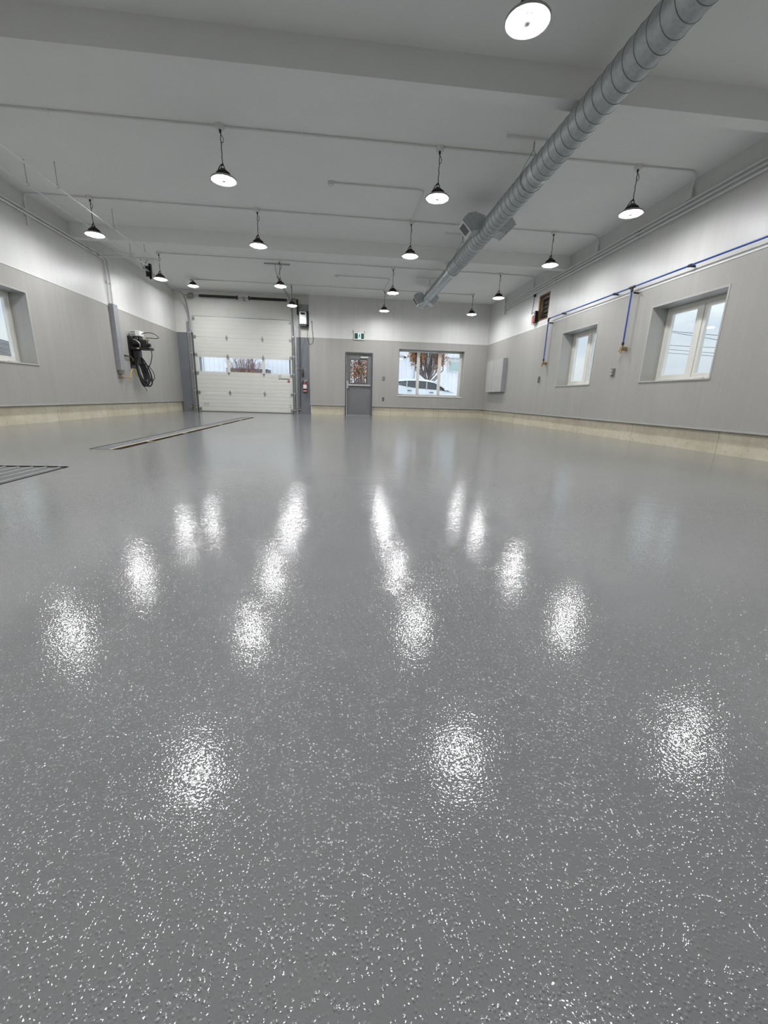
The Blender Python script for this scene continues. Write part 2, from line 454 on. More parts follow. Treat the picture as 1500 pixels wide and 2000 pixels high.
RW = [(5.832, 7.281, 1.05, 2.252), (8.872, 10.291, 1.05, 2.252), (11.20, 11.83, 2.745, 3.389)]
LW = [(7.29, 8.738, 1.05, 2.25)]
BW = [(0.151, 1.143, 0.0, 2.18), (2.076, 4.482, 0.75, 2.354)]
holed(MB(), ('x', XR, XR+WT), (YF, 16.3), (ZC, H), RW).build('wall_right', M['liner_y'], kind='structure')
holed(MB(), ('x', XL-WT, XL), (YF, 16.3), (ZC, H), LW).build('wall_left', M['liner_y'], kind='structure')
holed(MB(), ('y', YB, YB+0.46), (-1.10, XR), (ZC, H), [(0.151, 1.143, ZC, 2.18), BW[1]]).build('wall_back', M['liner_x'], kind='structure')
holed(MB(), ('y', YBLK, YBLK+0.25), (XL, -1.10), (0.0, H), [(-4.90, -1.83, 0.0, 3.02)]).build('wall_back_block', M['block'], kind='structure')
MB().box(XL-WT, XR+WT, YF-0.4, YF, 0, H).build('wall_front', M['liner_x'], kind='structure')
IN = 0.055
MB().box(XR+IN, XR+WT, YF, 16.3, 0, ZC).build('baseboard_right', M['curb_y'], kind='structure')
MB().box(XL-WT, XL-IN, YF, 16.3, 0, ZC).build('baseboard_left', M['curb_y'], kind='structure')
b = MB(); b.box(-1.07, 0.151, YB+IN, YB+0.4, 0, ZC); b.box(1.143, XR+0.1, YB+IN, YB+0.4, 0, ZC)
b.build('baseboard_back', M['curb_x'], kind='structure')
# trims: liner foot, colour break, wall top
MB().box(XR-0.006, XR+0.02, YF, YB, ZC-0.010, ZC+0.016).build('trim_1', M['grey_trim'], kind='structure')
MB().box(XL-0.02, XL+0.006, YF, YBLK, ZC-0.010, ZC+0.016).build('trim_2', M['grey_trim'], kind='structure')
b = MB(); b.box(-1.10, 0.151, YB-0.006, YB+0.02, ZC-0.010, ZC+0.014); b.box(1.143, XR-0.006, YB-0.006, YB+0.02, ZC-0.010, ZC+0.014)
b.build('trim_3', M['grey_trim'], kind='structure')
MB().box(XR-0.008, XR+0.01, YF, YB, 2.594, 2.622).build('trim_4', M['white_trim'], kind='structure')
MB().box(XL-0.01, XL+0.008, YF, YBLK, 2.600, 2.622).build('trim_5', M['white_trim'], kind='structure')
MB().box(-1.10, XR-0.008, YB-0.008, YB+0.01, 2.602, 2.620).build('trim_6', M['white_trim'], kind='structure')
MB().box(XL, -1.10, YBLK-0.03, YBLK, H-0.03, H).build('trim_7', M['white_trim'], kind='structure')
MB().box(-1.10, XR, YB-0.02, YB, H-0.02, H).build('trim_8', M['white_trim'], kind='structure')

# ------------------------------------------------------------------ windows
def casement(idx, side, y0, y1, z0, z1):
    f = XR if side > 0 else XL
    d0, d1 = f+side*0.285, f+side*0.37         # frame depth
    root = bpy.data.objects.new('window_%d' % idx, None); C.objects.link(root)
    root.location = ((d0+d1)/2, (y0+y1)/2, z0); ORG[root.name] = Vector(root.location); root['kind'] = 'structure'
    fr = MB(); w = 0.055; ym = (y0+y1)/2
    fr.box(d0, d1, y0, y0+w, z0, z1); fr.box(d0, d1, y1-w, y1, z0, z1)
    fr.box(d0, d1, y0+w, y1-w, z0, z0+w); fr.box(d0, d1, y0+w, y1-w, z1-w, z1)
    fr.box(d0, d1, ym-0.045, ym+0.045, z0+w, z1-w)
    fr.build('window_frame', M['vinyl'], root, bevel=0.004)
    for a, c in ((y0+w, ym-0.045), (ym+0.045, y1-w)):
        s0, s1 = f+side*0.30, f+side*0.355; q = 0.055
        m = MB(); zz0, zz1 = z0+w, z1-w
        m.box(s0, s1, a, a+q, zz0, zz1); m.box(s0, s1, c-q, c, zz0, zz1); m.box(s0, s1, a+q, c-q, zz0, zz0+q); m.box(s0, s1, a+q, c-q, zz1-q, zz1)
        sh = m.build('sash', M['vinyl'], root, bevel=0.004)
        g = f+side*0.33
        MB().box(g-0.004, g+0.004, a+q-0.006, c-q+0.006, zz0+q-0.006, zz1-q+0.006).build('pane', M['glass'], sh)
        yc = (a+c)/2
        hb = MB().box(f+side*0.262, f+side*0.29, yc-0.05, yc+0.05, z0+0.005, z0+0.03)
        hb.tube([(f+side*0.265, yc, z0+0.03), (f+side*0.24, yc+0.02, z0+0.035), (f+side*0.235, yc+0.09, z0+0.03)], 0.008, 8)
        hb.build('crank_handle', M['vinyl'], root)
    t = MB(); e = 0.03; p0, p1 = f-side*0.005, f+side*0.012
    q = 0.002; t.box(p0, p1, y0-e, y0-q, z0-0.03, z1+e); t.box(p0, p1, y1+q, y1+e, z0-0.03, z1+e); t.box(p0, p1, y0-q, y1+q, z1+q, z1+e)
    t.build('window_trim', M['grey_trim'], root)
    MB().box(f-side*0.016, f+side*0.285, y0-e, y1+e, z0-0.022, z0+0.001).build('window_sill', M['grey_trim'], root, bevel=0.004)
casement(2, 1, *RW[0]); casement(3, 1, *RW[1]); casement(4, -1, *LW[0])

def back_window():
    x0, x1, z0, z1 = BW[1]; d0, d1 = 16.05, 16.13
    root = bpy.data.objects.new('window_1', None); C.objects.link(root); root.location = ((x0+x1)/2, d0, z0)
    ORG[root.name] = Vector(root.location); root['kind'] = 'structure'
    fr = MB(); w = 0.06
    fr.box(x0, x0+w, d0, d1, z0, z1); fr.box(x1-w-0.03, x1, d0, d1, z0, z1)
    fr.box(x0+w, x1-w-0.03, d0, d1, z0, z0+w); fr.box(x0+w, x1-w-0.03, d0, d1, z1-w, z1)
    for m in (2.85, 3.655): fr.box(m-0.05, m+0.05, d0-0.01, d1, z0+w, z1-w)
    fo = fr.build('window_frame', M['vinyl'], root, bevel=0.004)
    for a, c in ((x0+w, 2.80), (2.90, 3.605), (3.705, x1-w-0.03)):
        MB().box(a-0.005, c+0.005, 16.085, 16.093, z0+w-0.005, z1-w+0.005).build('pane', M['glass'], root)
    t = MB(); e = 0.022; p0, p1 = YB-0.006, YB+0.012
    q = 0.002; t.box(x0-e, x0-q, p0, p1, z0-0.03, z1+e); t.box(x1+q, x1+e, p0, p1, z0-0.03, z1+e); t.box(x0-q, x1+q, p0, p1, z1+q, z1+e)
    t.build('window_trim', M['grey_trim'], root)
    MB().box(x0-e, x1+e, YB-0.02, d0, z0-0.03, z0).build('window_sill', M['white_trim'], root, bevel=0.004)
back_window()

# ------------------------------------------------------------------ steel man door (door_1)
def man_door():
    x0, x1 = BW[0][0], BW[0][1]; zt = 2.18; y = YB
    root = bpy.data.objects.new('door_1', None); C.objects.link(root); root.location = ((x0+x1)/2, y, 0)
    ORG[root.name] = Vector(root.location); root['kind'] = 'structure'
    fr = MB(); w = 0.05
    fr.box(x0, x0+w, y-0.015, y+0.2, 0, zt); fr.box(x1-w, x1, y-0.015, y+0.2, 0, zt); fr.box(x0+w, x1-w, y-0.015, y+0.2, zt-w, zt)
    fr.build('door_frame', M['frame_grey'], root, bevel=0.004)
    c = MB(); c.box(x0-0.02, x0, y-0.008, y+0.01, ZC, zt+0.02); c.box(x1, x1+0.02, y-0.008, y+0.01, ZC, zt+0.02); c.box(x0, x1, y-0.008, y+0.01, zt, zt+0.02)
    c.build('door_trim', M['grey_trim'], root)
    a, b = x0+w+0.006, x1-w-0.006; ly0, ly1 = y+0.06, y+0.105
    gx0, gx1, gz0, gz1 = 0.345, 0.93, 1.14, 1.93
    lf = holed(MB(), ('y', ly0, ly1), (a, b), (0.012, zt-w-0.006), [(gx0, gx1, gz0, gz1)]).build('door_leaf', M['door_grey'], root)
    k = MB(); q = 0.022
    k.box(gx0-q, gx0, ly0-0.008, ly1+0.008, gz0-q, gz1+q); k.box(gx1, gx1+q, ly0-0.008, ly1+0.008, gz0-q, gz1+q)
    k.box(gx0, gx1, ly0-0.008, ly1+0.008, gz0-q, gz0); k.box(gx0, gx1, ly0-0.008, ly1+0.008, gz1, gz1+q)
    k.build('lite_frame', M['frame_grey'], lf)
    MB().box(gx0-0.004, gx1+0.004, ly0+0.018, ly0+0.026, gz0-0.004, gz1+0.004).build('pane', M['glass'], lf)
    pb = MB(); pb.box(a+0.03, b-0.02, ly0-0.055, ly0-0.02, 1.03, 1.085); pb.box(a+0.03, a+0.12, ly0-0.03, ly0, 1.02, 1.095); pb.box(b-0.1, b-0.02, ly0-0.03, ly0, 1.03, 1.085)
    bar = pb.build('panic_bar', M['alu'], root, bevel=0.005)
    lt = MB(); lt.box(a+0.005, a+0.062, ly0-0.065, ly0, 0.93, 1.20); lt.build('latch_case', M['alu'], bar, bevel=0.01)
    cl = MB().box(0.70, 0.965, ly0-0.055, ly0, 1.985, 2.04).build('door_closer', M['alu'], root, bevel=0.006)
    MB().tube([(0.82, ly0-0.03, 2.04), (0.82, ly0-0.03, 2.07), (0.95, ly0-0.12, 2.085), (0.80, y+0.02, 2.10)], 0.008, 8).build('closer_arm', M['frame_grey'], cl)
    MB().box(a, b, ly0-0.02, ly1+0.05, 0.0, 0.012).build('threshold', M['alu'], root)
    for z in (0.25, 1.05, 1.9):
        MB().tube([(b+0.003, ly0-0.006, z-0.055), (b+0.003, ly0-0.006, z+0.055)], 0.009, 10).build('hinge', M['galv_dark'], root)
man_door()

# ------------------------------------------------------------------ overhead sectional door
def garage_door():
    x0, x1 = -5.02, -1.72; yf, yb = 15.865, 15.91
    r = thing('garage_door', (-3.37, 15.88, 0), 'off-white ribbed overhead garage door with one glazed row, at the back left', 'garage door')
    secs = [(0.012, 0.648), (0.648, 1.334), (1.866, 2.474), (2.474, 3.128)]
    for z0, z1 in secs:
        m = MB(); m.box(x0, x1, yf, yb, z0+0.003, z1-0.003)
        n = 5; h = (z1-z0)/n
        for i in range(n):       # pressed ribs
            zc = z0+h*(i+0.5)
            m.prism([(yf+0.001, zc-h*0.36), (yf-0.0025, zc-h*0.33), (yf-0.0025, zc+h*0.33), (yf+0.001, zc+h*0.36)], 'x', x0+0.05, x1-0.05)
        m.build('door_section', M['panel_white'], r)
    # glazed section
    g = MB(); z0, z1 = 1.337, 1.863
    cuts = [(x0+0.12, -3.97), (-3.87, -2.765), (-2.665, x1-0.06)]
    g = holed(g, ('y', yf, yb), (x0, x1), (z0, z1), [(a, b, z0+0.03, z1-0.03) for a, b in cuts])
    gs = g.build('glazed_section', M['vinyl'], r)
    for a, b in cuts: MB().box(a-0.005, b+0.005, yf+0.02, yf+0.026, z0+0.025, z1-0.025).build('pane', M['glass'], gs)
    MB().box(x0+0.02, x1-0.02, yf+0.002, yb-0.005, 0.0, 0.014).build('bottom_seal', M['black'], r)
    MB().box(x0, x1, yf-0.004, YBLK-0.001, 3.129, 3.143).build('top_shadow_strip', M['galv_dark'], r)  # dark strip painted in as the shadow line between door and blocks
    for z in (2.474, 1.865, 1.338, 0.648):
        for x in (-3.92, -2.715):
            h = MB(); yy = yf-0.012
            h.prism([(x-0.045, z+0.008), (x+0.045, z+0.008), (x, z+0.105)], 'y', yy, yf-0.001) if z != 1.338 else None
            h.prism([(x-0.045, z-0.008), (x+0.045, z-0.008), (x, z-0.105)], 'y', yy, yf-0.001)
            h.tube([(x-0.035, yy, z), (x+0.035, yy, z)], 0.011, 8)
            h.build('hinge', M['galv_dark'], r)
    for z in (0.09, 0.648, 1.30, 1.90, 2.474, 3.05):
        for x, s in ((x0+0.05, 1), (x1-0.05, -1)):
            h = MB(); h.box(x-0.035, x+0.035, yf-0.018, yf-0.001, z-0.05, z+0.05); h.tube([(x-s*0.02, yf-0.03, z), (x-s*0.05, yf-0.03, z)], 0.012, 10)
            h.build('roller_hinge', M['galv_dark'], r)
    st = MB().box(-2.21, -1.82, yf-0.0095, yf-0.0015, 1.180, 1.200).build('sticker', M['navy'], r); part(st, 'long dark printed sticker')
    s2 = MB().box(-1.90, -1.82, yf-0.010, yf-0.002, 1.075, 1.15).build('sticker', M['red_box'], r); part(s2, 'small red square sticker')
    s3 = MB(); 
    for z in (1.255, 1.30): s3.box(-2.21, -2.10, yf-0.0095, yf-0.0015, z, z+0.012)
    part(s3.build('sticker', M['grey_pipe'], r), 'two grey printed lines')
    for x in (-4.83, -4.74):
        v = MB(); v.box(x, x+0.055, yf-0.0095, yf-0.001, 0.215, 0.225); v.box(x, x+0.055, yf-0.0095, yf-0.001, 0.275, 0.285); v.build('sticker', M['navy'], r)
    v = MB(); v.box(-1.85, -1.80, yf-0.0095, yf-0.001, 0.215, 0.225); v.box(-1.85, -1.80, yf-0.0095, yf-0.001, 0.275, 0.285); v.build('sticker', M['navy'], r)
garage_door()
MB().box(-1.62, -1.53, YBLK-0.008, YBLK, 2.612, 3.05).build('trim_9', M['white_trim'], kind='structure')

def door_track(x, s, label, yend, zt, hlabel):
    r = thing('door_track', (x, 15.8, 0), label, 'door track')
    y = 15.815
    m = MB()
    path = [(x, y, 0.0), (x, y, 2.95)] + [(x, y-0.55*(1-math.cos(t)), 2.95+(zt-2.95)*math.sin(t)) for t in [PI/2*i/10 for i in range(1, 11)]] + [(x, yend, zt+0.01)]
    m.tube(path, 0.027, 8); m.build('track_rail', M['galv_dark'], r)
    a = MB(); a.box(x-s*0.02, x+s*0.105, 15.86, 15.87, 0, 3.1) if False else a.box(min(x+s*0.03, x+s*0.115), max(x+s*0.03, x+s*0.115), YBLK-0.075, YBLK-0.068, 0.0, 2.95)
    a.box(min(x+s*0.03, x+s*0.037), max(x+s*0.03, x+s*0.037), YBLK-0.075, YBLK, 0.0, 2.95)
    a.build('jamb_angle', M['galv_dark'], r)
    for z in (0.12, 0.7, 1.35, 1.95, 2.6): 
        MB().box(x-0.035, x+0.035, 15.78, YBLK-0.001, z-0.02, z+0.02).build('track_bracket', M['galv'], r)
    if x < -4:
        b = MB(); b.box(x-0.05, x+0.015, yend+0.24, yend+0.32, zt-0.13, zt+0.12); b.box(x-0.005, x+0.055, yend+0.33, yend+0.40, zt-0.17, zt+0.20)
        b.build('spring_bumper', M['black_metal'], r)
    # hanger of perforated angle
    hr = thing('track_hanger', (x, yend, H-0.03), hlabel, 'hanger')
    g = MB()
    g.box(x-0.33, x+0.33, yend-0.02, yend+0.02, H-0.03, H-0.001)
    g.tube([(x-0.06, yend, H-0.03), (x-0.02, yend, zt+0.045)], 0.009, 6); g.tube([(x+0.12, yend, H-0.03), (x+0.02, yend, zt+0.045)], 0.009, 6)
    g.build('angle_brace', M['grey_pipe'], hr)
    return r
door_track(-5.09, -1, 'galvanised garage door track curving up near left wall, black bumper at its end', 12.62, 3.70, 'angle iron hanger braces holding the door track end near left wall')
door_track(-1.66, 1, 'galvanised garage door track rising beneath the wall-mounted door opener', 12.40, 3.62, 'angle iron hanger braces on ceiling above the right garage door track end')

def spring_shaft():
    y, z = 15.72, 3.735
    r = thing('torsion_spring_shaft', (-3.37, y, z-0.06), 'torsion shaft with two long black springs above the garage door', 'torsion spring')
    MB().tube([(-5.20, y, z), (-1.53, y, z)], 0.0125, 10).build('shaft', M['galv_dark'], r)
    for a, b in ((-4.68, -3.50), (-3.02, -1.82)):
        m = MB(); n = 46; pts = []
        m.tube([(a+(b-a)*i/n, y, z) for i in range(n+1)], 0.05, 14, radii=[0.040+0.006*(i % 2) for i in range(n+1)])
        m.build('spring', M['black_metal'], r)
    for x in (-3.46, -3.06):
        MB().lathe([(0.012, -0.02), (0.065, -0.02), (0.065, 0.02), (0.012, 0.02)], (x, y, z), 'x', 16).build('spring_cone', M['black_metal'], r)
    b = MB(); b.box(-3.28, -3.22, y-0.03, y+0.03, z-0.06, z+0.04); b.box(-3.28, -3.22, y+0.03, YBLK-0.001, z-0.06, z-0.045); b.build('centre_bracket', M['galv_dark'], r)
    for x in (-4.93, -1.585):
        d = MB().lathe([(0.015, -0.05), (0.085, -0.05), (0.085, -0.035), (0.065, -0.03), (0.065, 0.03), (0.085, 0.035), (0.085, 0.05), (0.015, 0.05)], (x, y, z), 'x', 18)
        d.build('cable_drum', M['galv_dark'], r)
        k = MB(); k.box(x-0.012+(-0.12 if x < -4 else 0.055), x+0.012+(-0.12 if x < -4 else 0.055), y-0.04, YBLK-0.001, z-0.07, z+0.05); k.build('end_bearing', M['galv'], r)
spring_shaft()

def door_opener():
    r = thing('door_opener', (-1.29, 15.72, 2.95), 'grey boxy jackshaft door opener with oval emblem, beside top of garage door', 'door opener')
    MB().box(-1.44, -1.12, 15.66, YBLK-0.03, 2.98, 3.42).build('motor_case', M['black_metal'], r, bevel=0.012)
    c = MB().box(-1.415, -1.17, 15.625, 15.66, 3.0, 3.405).build('front_cover', M['galv'], r, bevel=0.01)
    MB().lathe([(0, 0), (1, 0), (1, 0.004), (0, 0.004)], (0, 0, 0), 'y', 24).build('emblem', M['black_metal'], c) if False else None
    e = MB(); n = 24
    e.prism([(-1.293+0.085*math.cos(2*PI*i/n), 3.33+0.034*math.sin(2*PI*i/n)) for i in range(n)], 'y', 15.619, 15.626)
    part(e.build('emblem', M['black_metal'], c), 'black oval emblem')
    w = MB().box(-1.345, -1.24, 15.6195, 15.626, 3.322, 3.338).build('emblem_lettering', M['alu'], c)
    MB().box(-1.335, -1.25, 15.619, 15.626, 3.09, 3.125).build('rating_plate', M['galv_dark'], c)
    MB().box(-1.40, -1.18, 15.64, 15.80, 2.945, 2.985).build('bottom_tray', M['black_metal'], r)
    bk = MB(); bk.box(-1.46, -1.11, YBLK-0.03, YBLK-0.001, 2.9, 3.66); bk.build('mounting_plate', M['galv_dark'], r)
    MB().box(-1.50, -1.45, 15.70, 15.76, 3.30, 3.78).build('drive_chain_guard', M['black_metal'], r)
    ch = MB(); n = 150
    pts = [(-1.45+0.004*math.sin(i*1.9), 15.70+0.004*math.cos(i*1.9), 2.98-2.75*i/n) for i in range(n+1)]
    ch.tube(pts, 0.008, 6, radii=[0.010 if i % 2 else 0.006 for i in range(n+1)])
    ch.tube([(-1.42, 15.73, 2.98), (-1.42, 15.73, 1.4), (-1.445, 15.71, 0.24), (-1.45, 15.70, 0.23)], 0.006, 6)
    ch.tube([(-1.26, 15.80, 2.60), (-1.36, 15.82, 2.0), (-1.425, 15.80, 1.62)], 0.004, 6)
    ch.build('hand_chain', M['black_metal'], r)
    cb = MB(); cb.tube(spline([(-1.15, 15.72, 2.96), (-1.155, 15.72, 2.6), (-1.10, 15.70, 2.39), (-1.02, 15.69, 2.38), (-0.965, 15.70, 2.52), (-0.985, 15.71, 2.80), (-1.0, YB-0.012, 3.10)]), 0.007, 6)
    cb.sphere((-1.0, YB-0.012, 3.11), 0.018, 10, 6)
    cb.build('power_cord', M['black'], r)
door_opener()

cs = thing('control_station', (-1.35, YBLK-0.03, 1.30), 'slim black push-button box on dark block strip above the extinguisher', 'switch')
MB().box(-1.39, -1.325, YBLK-0.06, YBLK-0.001, 1.30, 1.545).build('housing', M['black_metal'], cs, bevel=0.008)
for z, m in ((1.50, 'alu'), (1.44, 'alu'), (1.37, 'red')):
    MB().lathe([(0, -0.008), (0.014, -0.008), (0.014, 0), (0, 0)], (-1.357, YBLK-0.06, z), 'y', 14).build('button', M[m], cs)
MB().tube(spline([(-1.39, YBLK-0.03, 1.50), (-1.48, YBLK-0.03, 1.56), (-1.575, YBLK-0.03, 1.60), (-1.58, YBLK-0.02, 1.52)]), 0.008, 6).build('cable', M['grey_pipe'], cs)

def extinguisher():
    x, y, z = -1.285, YBLK-0.11, 0.76
    r = thing('fire_extinguisher', (x, y, z), 'red fire extinguisher on the dark block strip right of the garage door', 'fire extinguisher')
    MB().lathe([(0, 0.0), (0.062, 0.0), (0.07, 0.012), (0.07, 0.265), (0.055, 0.315), (0.025, 0.34), (0.022, 0.355), (0, 0.355)], (x, y, z), 'z', 28).build('cylinder', M['red'], r)
    MB().lathe([(0.0712, 0.125), (0.0712, 0.262)], (x, y, z), 'z', 28).build('paper_label', M['label_white'], r)
    MB().lathe([(0.0715, 0.03), (0.0715, 0.055)], (x, y, z), 'z', 28).build('band', M['label_white'], r)
    v = MB(); v.lathe([(0, 0.35), (0.024, 0.35), (0.024, 0.40), (0, 0.40)], (x, y, z), 'z', 16); v.build('valve', M['alu'], r)
    h = MB(); h.hexa([(x-0.015, y-0.02, z+0.38), (x+0.10, y-0.02, z+0.40), (x+0.10, y+0.02, z+0.40), (x-0.015, y+0.02, z+0.38), (x-0.015, y-0.02, z+0.39), (x+0.10, y-0.02, z+0.415), (x+0.10, y+0.02, z+0.415), (x-0.015, y+0.02, z+0.39)])
    h.hexa([(x-0.015, y-0.02, z+0.405), (x+0.09, y-0.02, z+0.435), (x+0.09, y+0.02, z+0.435), (x-0.015, y+0.02, z+0.405), (x-0.015, y-0.02, z+0.415), (x+0.09, y-0.02, z+0.447), (x+0.09, y+0.02, z+0.447), (x-0.015, y+0.02, z+0.415)])
    h.build('handle', M['alu'], r)
    MB().tube(spline([(x-0.02, y, z+0.375), (x-0.07, y-0.01, z+0.36), (x-0.088, y-0.01, z+0.28), (x-0.080, y-0.01, z+0.18), (x-0.075, y-0.01, z+0.15)]), 0.011, 8).build('hose', M['black'], r)
    MB().box(x-0.03, x+0.03, y+0.065, YBLK-0.001, z+0.10, z+0.36).build('wall_bracket', M['galv_dark'], r)
extinguisher()
for x, lab in ((-5.25, 'small yellow photo eye low on dark block wall left of the garage door'), (-1.50, 'small yellow photo eye low on dark block strip right of the garage door')):
    r = thing('photo_eye', (x, YBLK-0.04, 0.11), lab, 'sensor', 'garage door photo eyes')
    MB().box(x-0.025, x+0.025, YBLK-0.09, YBLK-0.03, 0.13, 0.17).build('sensor_head', M['yellow'], r, bevel=0.005)
    b = MB(); b.box(x-0.02, x+0.02, YBLK-0.03, YBLK-0.001, 0.10, 0.20)
    b.build('bracket', M['black_metal'], r)

# ------------------------------------------------------------------ exit sign, wall plates
def exit_sign():
    y = YB-0.002; x0, x1, z0, z1 = 0.455, 0.83, 2.585, 2.825
    r = thing('exit_sign', (0.64, y, z0), 'green running-man exit sign with two lamp heads above the grey door', 'exit sign')
    MB().box(x0, x1, y-0.055, y, z0, z1).build('housing', M['label_white'], r, bevel=0.006)
    f = MB().box(x0+0.022, x1-0.022, y-0.058, y-0.054, z0+0.03, z1-0.03).build('sign_face', M['exit_green'], r)
    cx = 0.645
    MB().box(cx-0.055, cx+0.055, y-0.0605, y-0.0575, z0+0.032, z1-0.032).build('door_symbol', M['exit_white'], f)
    g = MB(); yy0, yy1 = y-0.063, y-0.060; zc = (z0+z1)/2
    n = 12; g.prism([(cx+0.012+0.014*math.cos(2*PI*i/n), zc+0.062+0.014*math.sin(2*PI*i/n)) for i in range(n)], 'y', yy0, yy1)
    def limb(a, b, w):
        d = Vector((b[0]-a[0], b[1]-a[1])).normalized(); p = Vector((-d.y, d.x))*w
        g.prism([(cx+a[0]+p.x, zc+a[1]+p.y), (cx+a[0]-p.x, zc+a[1]-p.y), (cx+b[0]-p.x, zc+b[1]-p.y), (cx+b[0]+p.x, zc+b[1]+p.y)], 'y', yy0, yy1)
    limb((0.008, 0.05), (-0.006, -0.005), 0.013)
    limb((-0.006, 0.0), (0.024, -0.03), 0.009); limb((0.024, -0.03), (0.012, -0.07), 0.008)
    limb((-0.008, 0.0), (-0.02, -0.04), 0.009); limb((-0.02, -0.04), (-0.045, -0.05), 0.008)
    limb((0.006, 0.04), (0.034, 0.018), 0.007); limb((0.002, 0.042), (-0.028, 0.03), 0.007); limb((-0.028, 0.03), (-0.035, 0.005), 0.006)
    g.build('running_figure', M['exit_green'], f)
    for x in (x0-0.005, x1+0.01):
        h = MB(); h.lathe([(0, -0.05), (0.03, -0.05), (0.034, -0.02), (0.02, 0.02), (0, 0.02)], (x, y-0.03, z1+0.04), 'y', 14)
        h.tube([(x, y-0.02, z1+0.03), (x+(0.03 if x < 0.6 else -0.03), y-0.02, z1-0.005)], 0.008, 8)
        h.build('lamp_head', M['alu'], r)
exit_sign()
def plate(name, pos, axis, label, kind):
    x, y, z = pos; r = thing(name, pos, label, 'switch' if kind == 's' else 'outlet')
    w, h = 0.042, 0.065
    if axis == 'y':
        MB().box(x-w, x+w, y-0.012, y, z-h, z+h).build('cover_plate', M['copper_box'], r, bevel=0.003)
        if kind == 's': MB().box(x-0.012, x+0.012, y-0.022, y-0.010, z-0.02, z+0.02).build('toggle', M['galv_dark'], r)
        else:
            for s in (-1, 1): MB().box(x-0.018, x+0.018, y-0.015, y-0.010, z+s*0.028-0.016, z+s*0.028+0.016).build('socket', M['frame_grey'], r)
    else:
        MB().box(x-0.03, x, y-w*1.1, y+w*1.1, z-h*1.1, z+h*1.1).build('cover_plate', M['copper_box'], r, bevel=0.004)
        if kind == 's': MB().box(x-0.042, x-0.045, y-0.015, y+0.015, z-0.03, z+0.03).build('toggle', M['galv_dark'], r)
        else:
            for s in (-1, 1): MB().box(x-0.034, x-0.045, y-0.02, y+0.02, z+s*0.03-0.018, z+s*0.03+0.018).build('socket', M['grey_trim'], r)
plate('light_switch', (1.545, YB, 1.32), 'y', 'upper brown switch plate between the grey door and the back window', 's')
plate('wall_outlet', (1.545, YB, 0.60), 'y', 'lower brown outlet plate between the grey door and the back window', 'o')
plate('wall_outlet', (XR, 11.26, 1.24), 'x', 'brown outlet box on right wall before the farther side window', 'o')
plate('wall_outlet', (XR, 8.085, 1.25), 'x', 'brown outlet box between the two right wall windows', 'o')

# ------------------------------------------------------------------ electrical panel, framed opening, actuator
def electrical_panel():
    y0, y1, z0, z1 = 13.65, 15.14, 0.94, 1.985; f = XR-0.13
    r = thing('wall_cabinet', (XR-0.06, (y0+y1)/2, z0), 'pale shallow two-door cabinet on right wall near the back corner', 'cabinet')
    MB().box(f, XR, y0, y1, z0, z1).build('body', M['cover_grey'], r, bevel=0.004)  # darker than the doors, so shade is put into the gap between them
    ym = 14.52
    for a, b in ((y0+0.005, ym-0.012), (ym+0.012, y1-0.005)):
        d = MB().box(f-0.018, f, a, b, z0+0.005, z1-0.005).build('door', M['grey_trim'], r, bevel=0.003)
electrical_panel()
def framed_opening():
    y0, y1, z0, z1 = RW[2]
    r = thing('framed_opening', (XR+0.2, (y0+y1)/2, z0), 'raw lumber framed vent opening high on right wall showing dark louvre board', 'vent opening')
    w = 0.045
    for a, b in ((y1-w, y1), (y0, y0+w)): MB().box(XR+0.005, XR+0.36, a, b, z0, z1).build('wood_jamb', M['wood'], r)
    for a, b, nm in ((z1-w, z1, 'wood_header'), (z0, z0+w, 'wood_sill')): MB().box(XR+0.005, XR+0.36, y0+w, y1-w, a, b).build(nm, M['wood_dark'], r)
    m = MB().box(XR+0.13, XR+0.17, y0+w, y1-w, z0+w, z1-w)
    m.build('louvre_board', M['insulation'], r)
    m = MB(); k = 0.05
    m.box(XR+0.07, XR+0.13, y1-w-k, y1-w, z0+w, z1-w); m.box(XR+0.07, XR+0.13, y0+w, y1-w-k, z1-w-k, z1-w); m.build('inner_frame', M['copper_box'], r)
    m = MB()
    for i in range(5):
        z = z0+0.1+i*0.1
        m.hexa([(XR+0.08, y0+w, z), (XR+0.08, y1-w-k, z), (XR+0.13, y1-w-k, z+0.05), (XR+0.13, y0+w, z+0.05), (XR+0.085, y0+w, z+0.005), (XR+0.085, y1-w-k, z+0.005), (XR+0.135, y1-w-k, z+0.055), (XR+0.135, y0+w, z+0.055)])
    m.build('louvre_blades', M['insulation'], r)
    a = thing('damper_actuator', (XR-0.06, 11.88, 2.70), 'red and black actuator box hanging at edge of the framed opening', 'actuator')
    MB().box(XR-0.11, XR, 11.82, 11.94, 2.72, 2.92).build('red_case', M['red_box'], a, bevel=0.01)
    MB().box(XR-0.10, XR-0.02, 11.75, 11.82, 2.74, 3.02).build('black_case', M['black_metal'], a, bevel=0.008)
    MB().box(XR-0.12, XR, 11.80, 11.96, 2.695, 2.72).build('base_tray', M['alu'], a)
    c = MB(); c.tube(spline([(XR-0.05, 11.86, 2.92), (XR-0.08, 11.95, 3.02), (XR-0.06, 12.04, 2.98), (XR-0.05, 12.10, 3.02), (XR-0.03, 12.10, 3.2), (XR-0.03, 12.08, 3.44)]), 0.007, 6)
    c.build('cable', M['black'], a)
    MB().box(XR-0.05, XR-0.001, 12.05, 12.11, 3.43, 3.49).build('cable_box', M['black_metal'], a)
framed_opening()

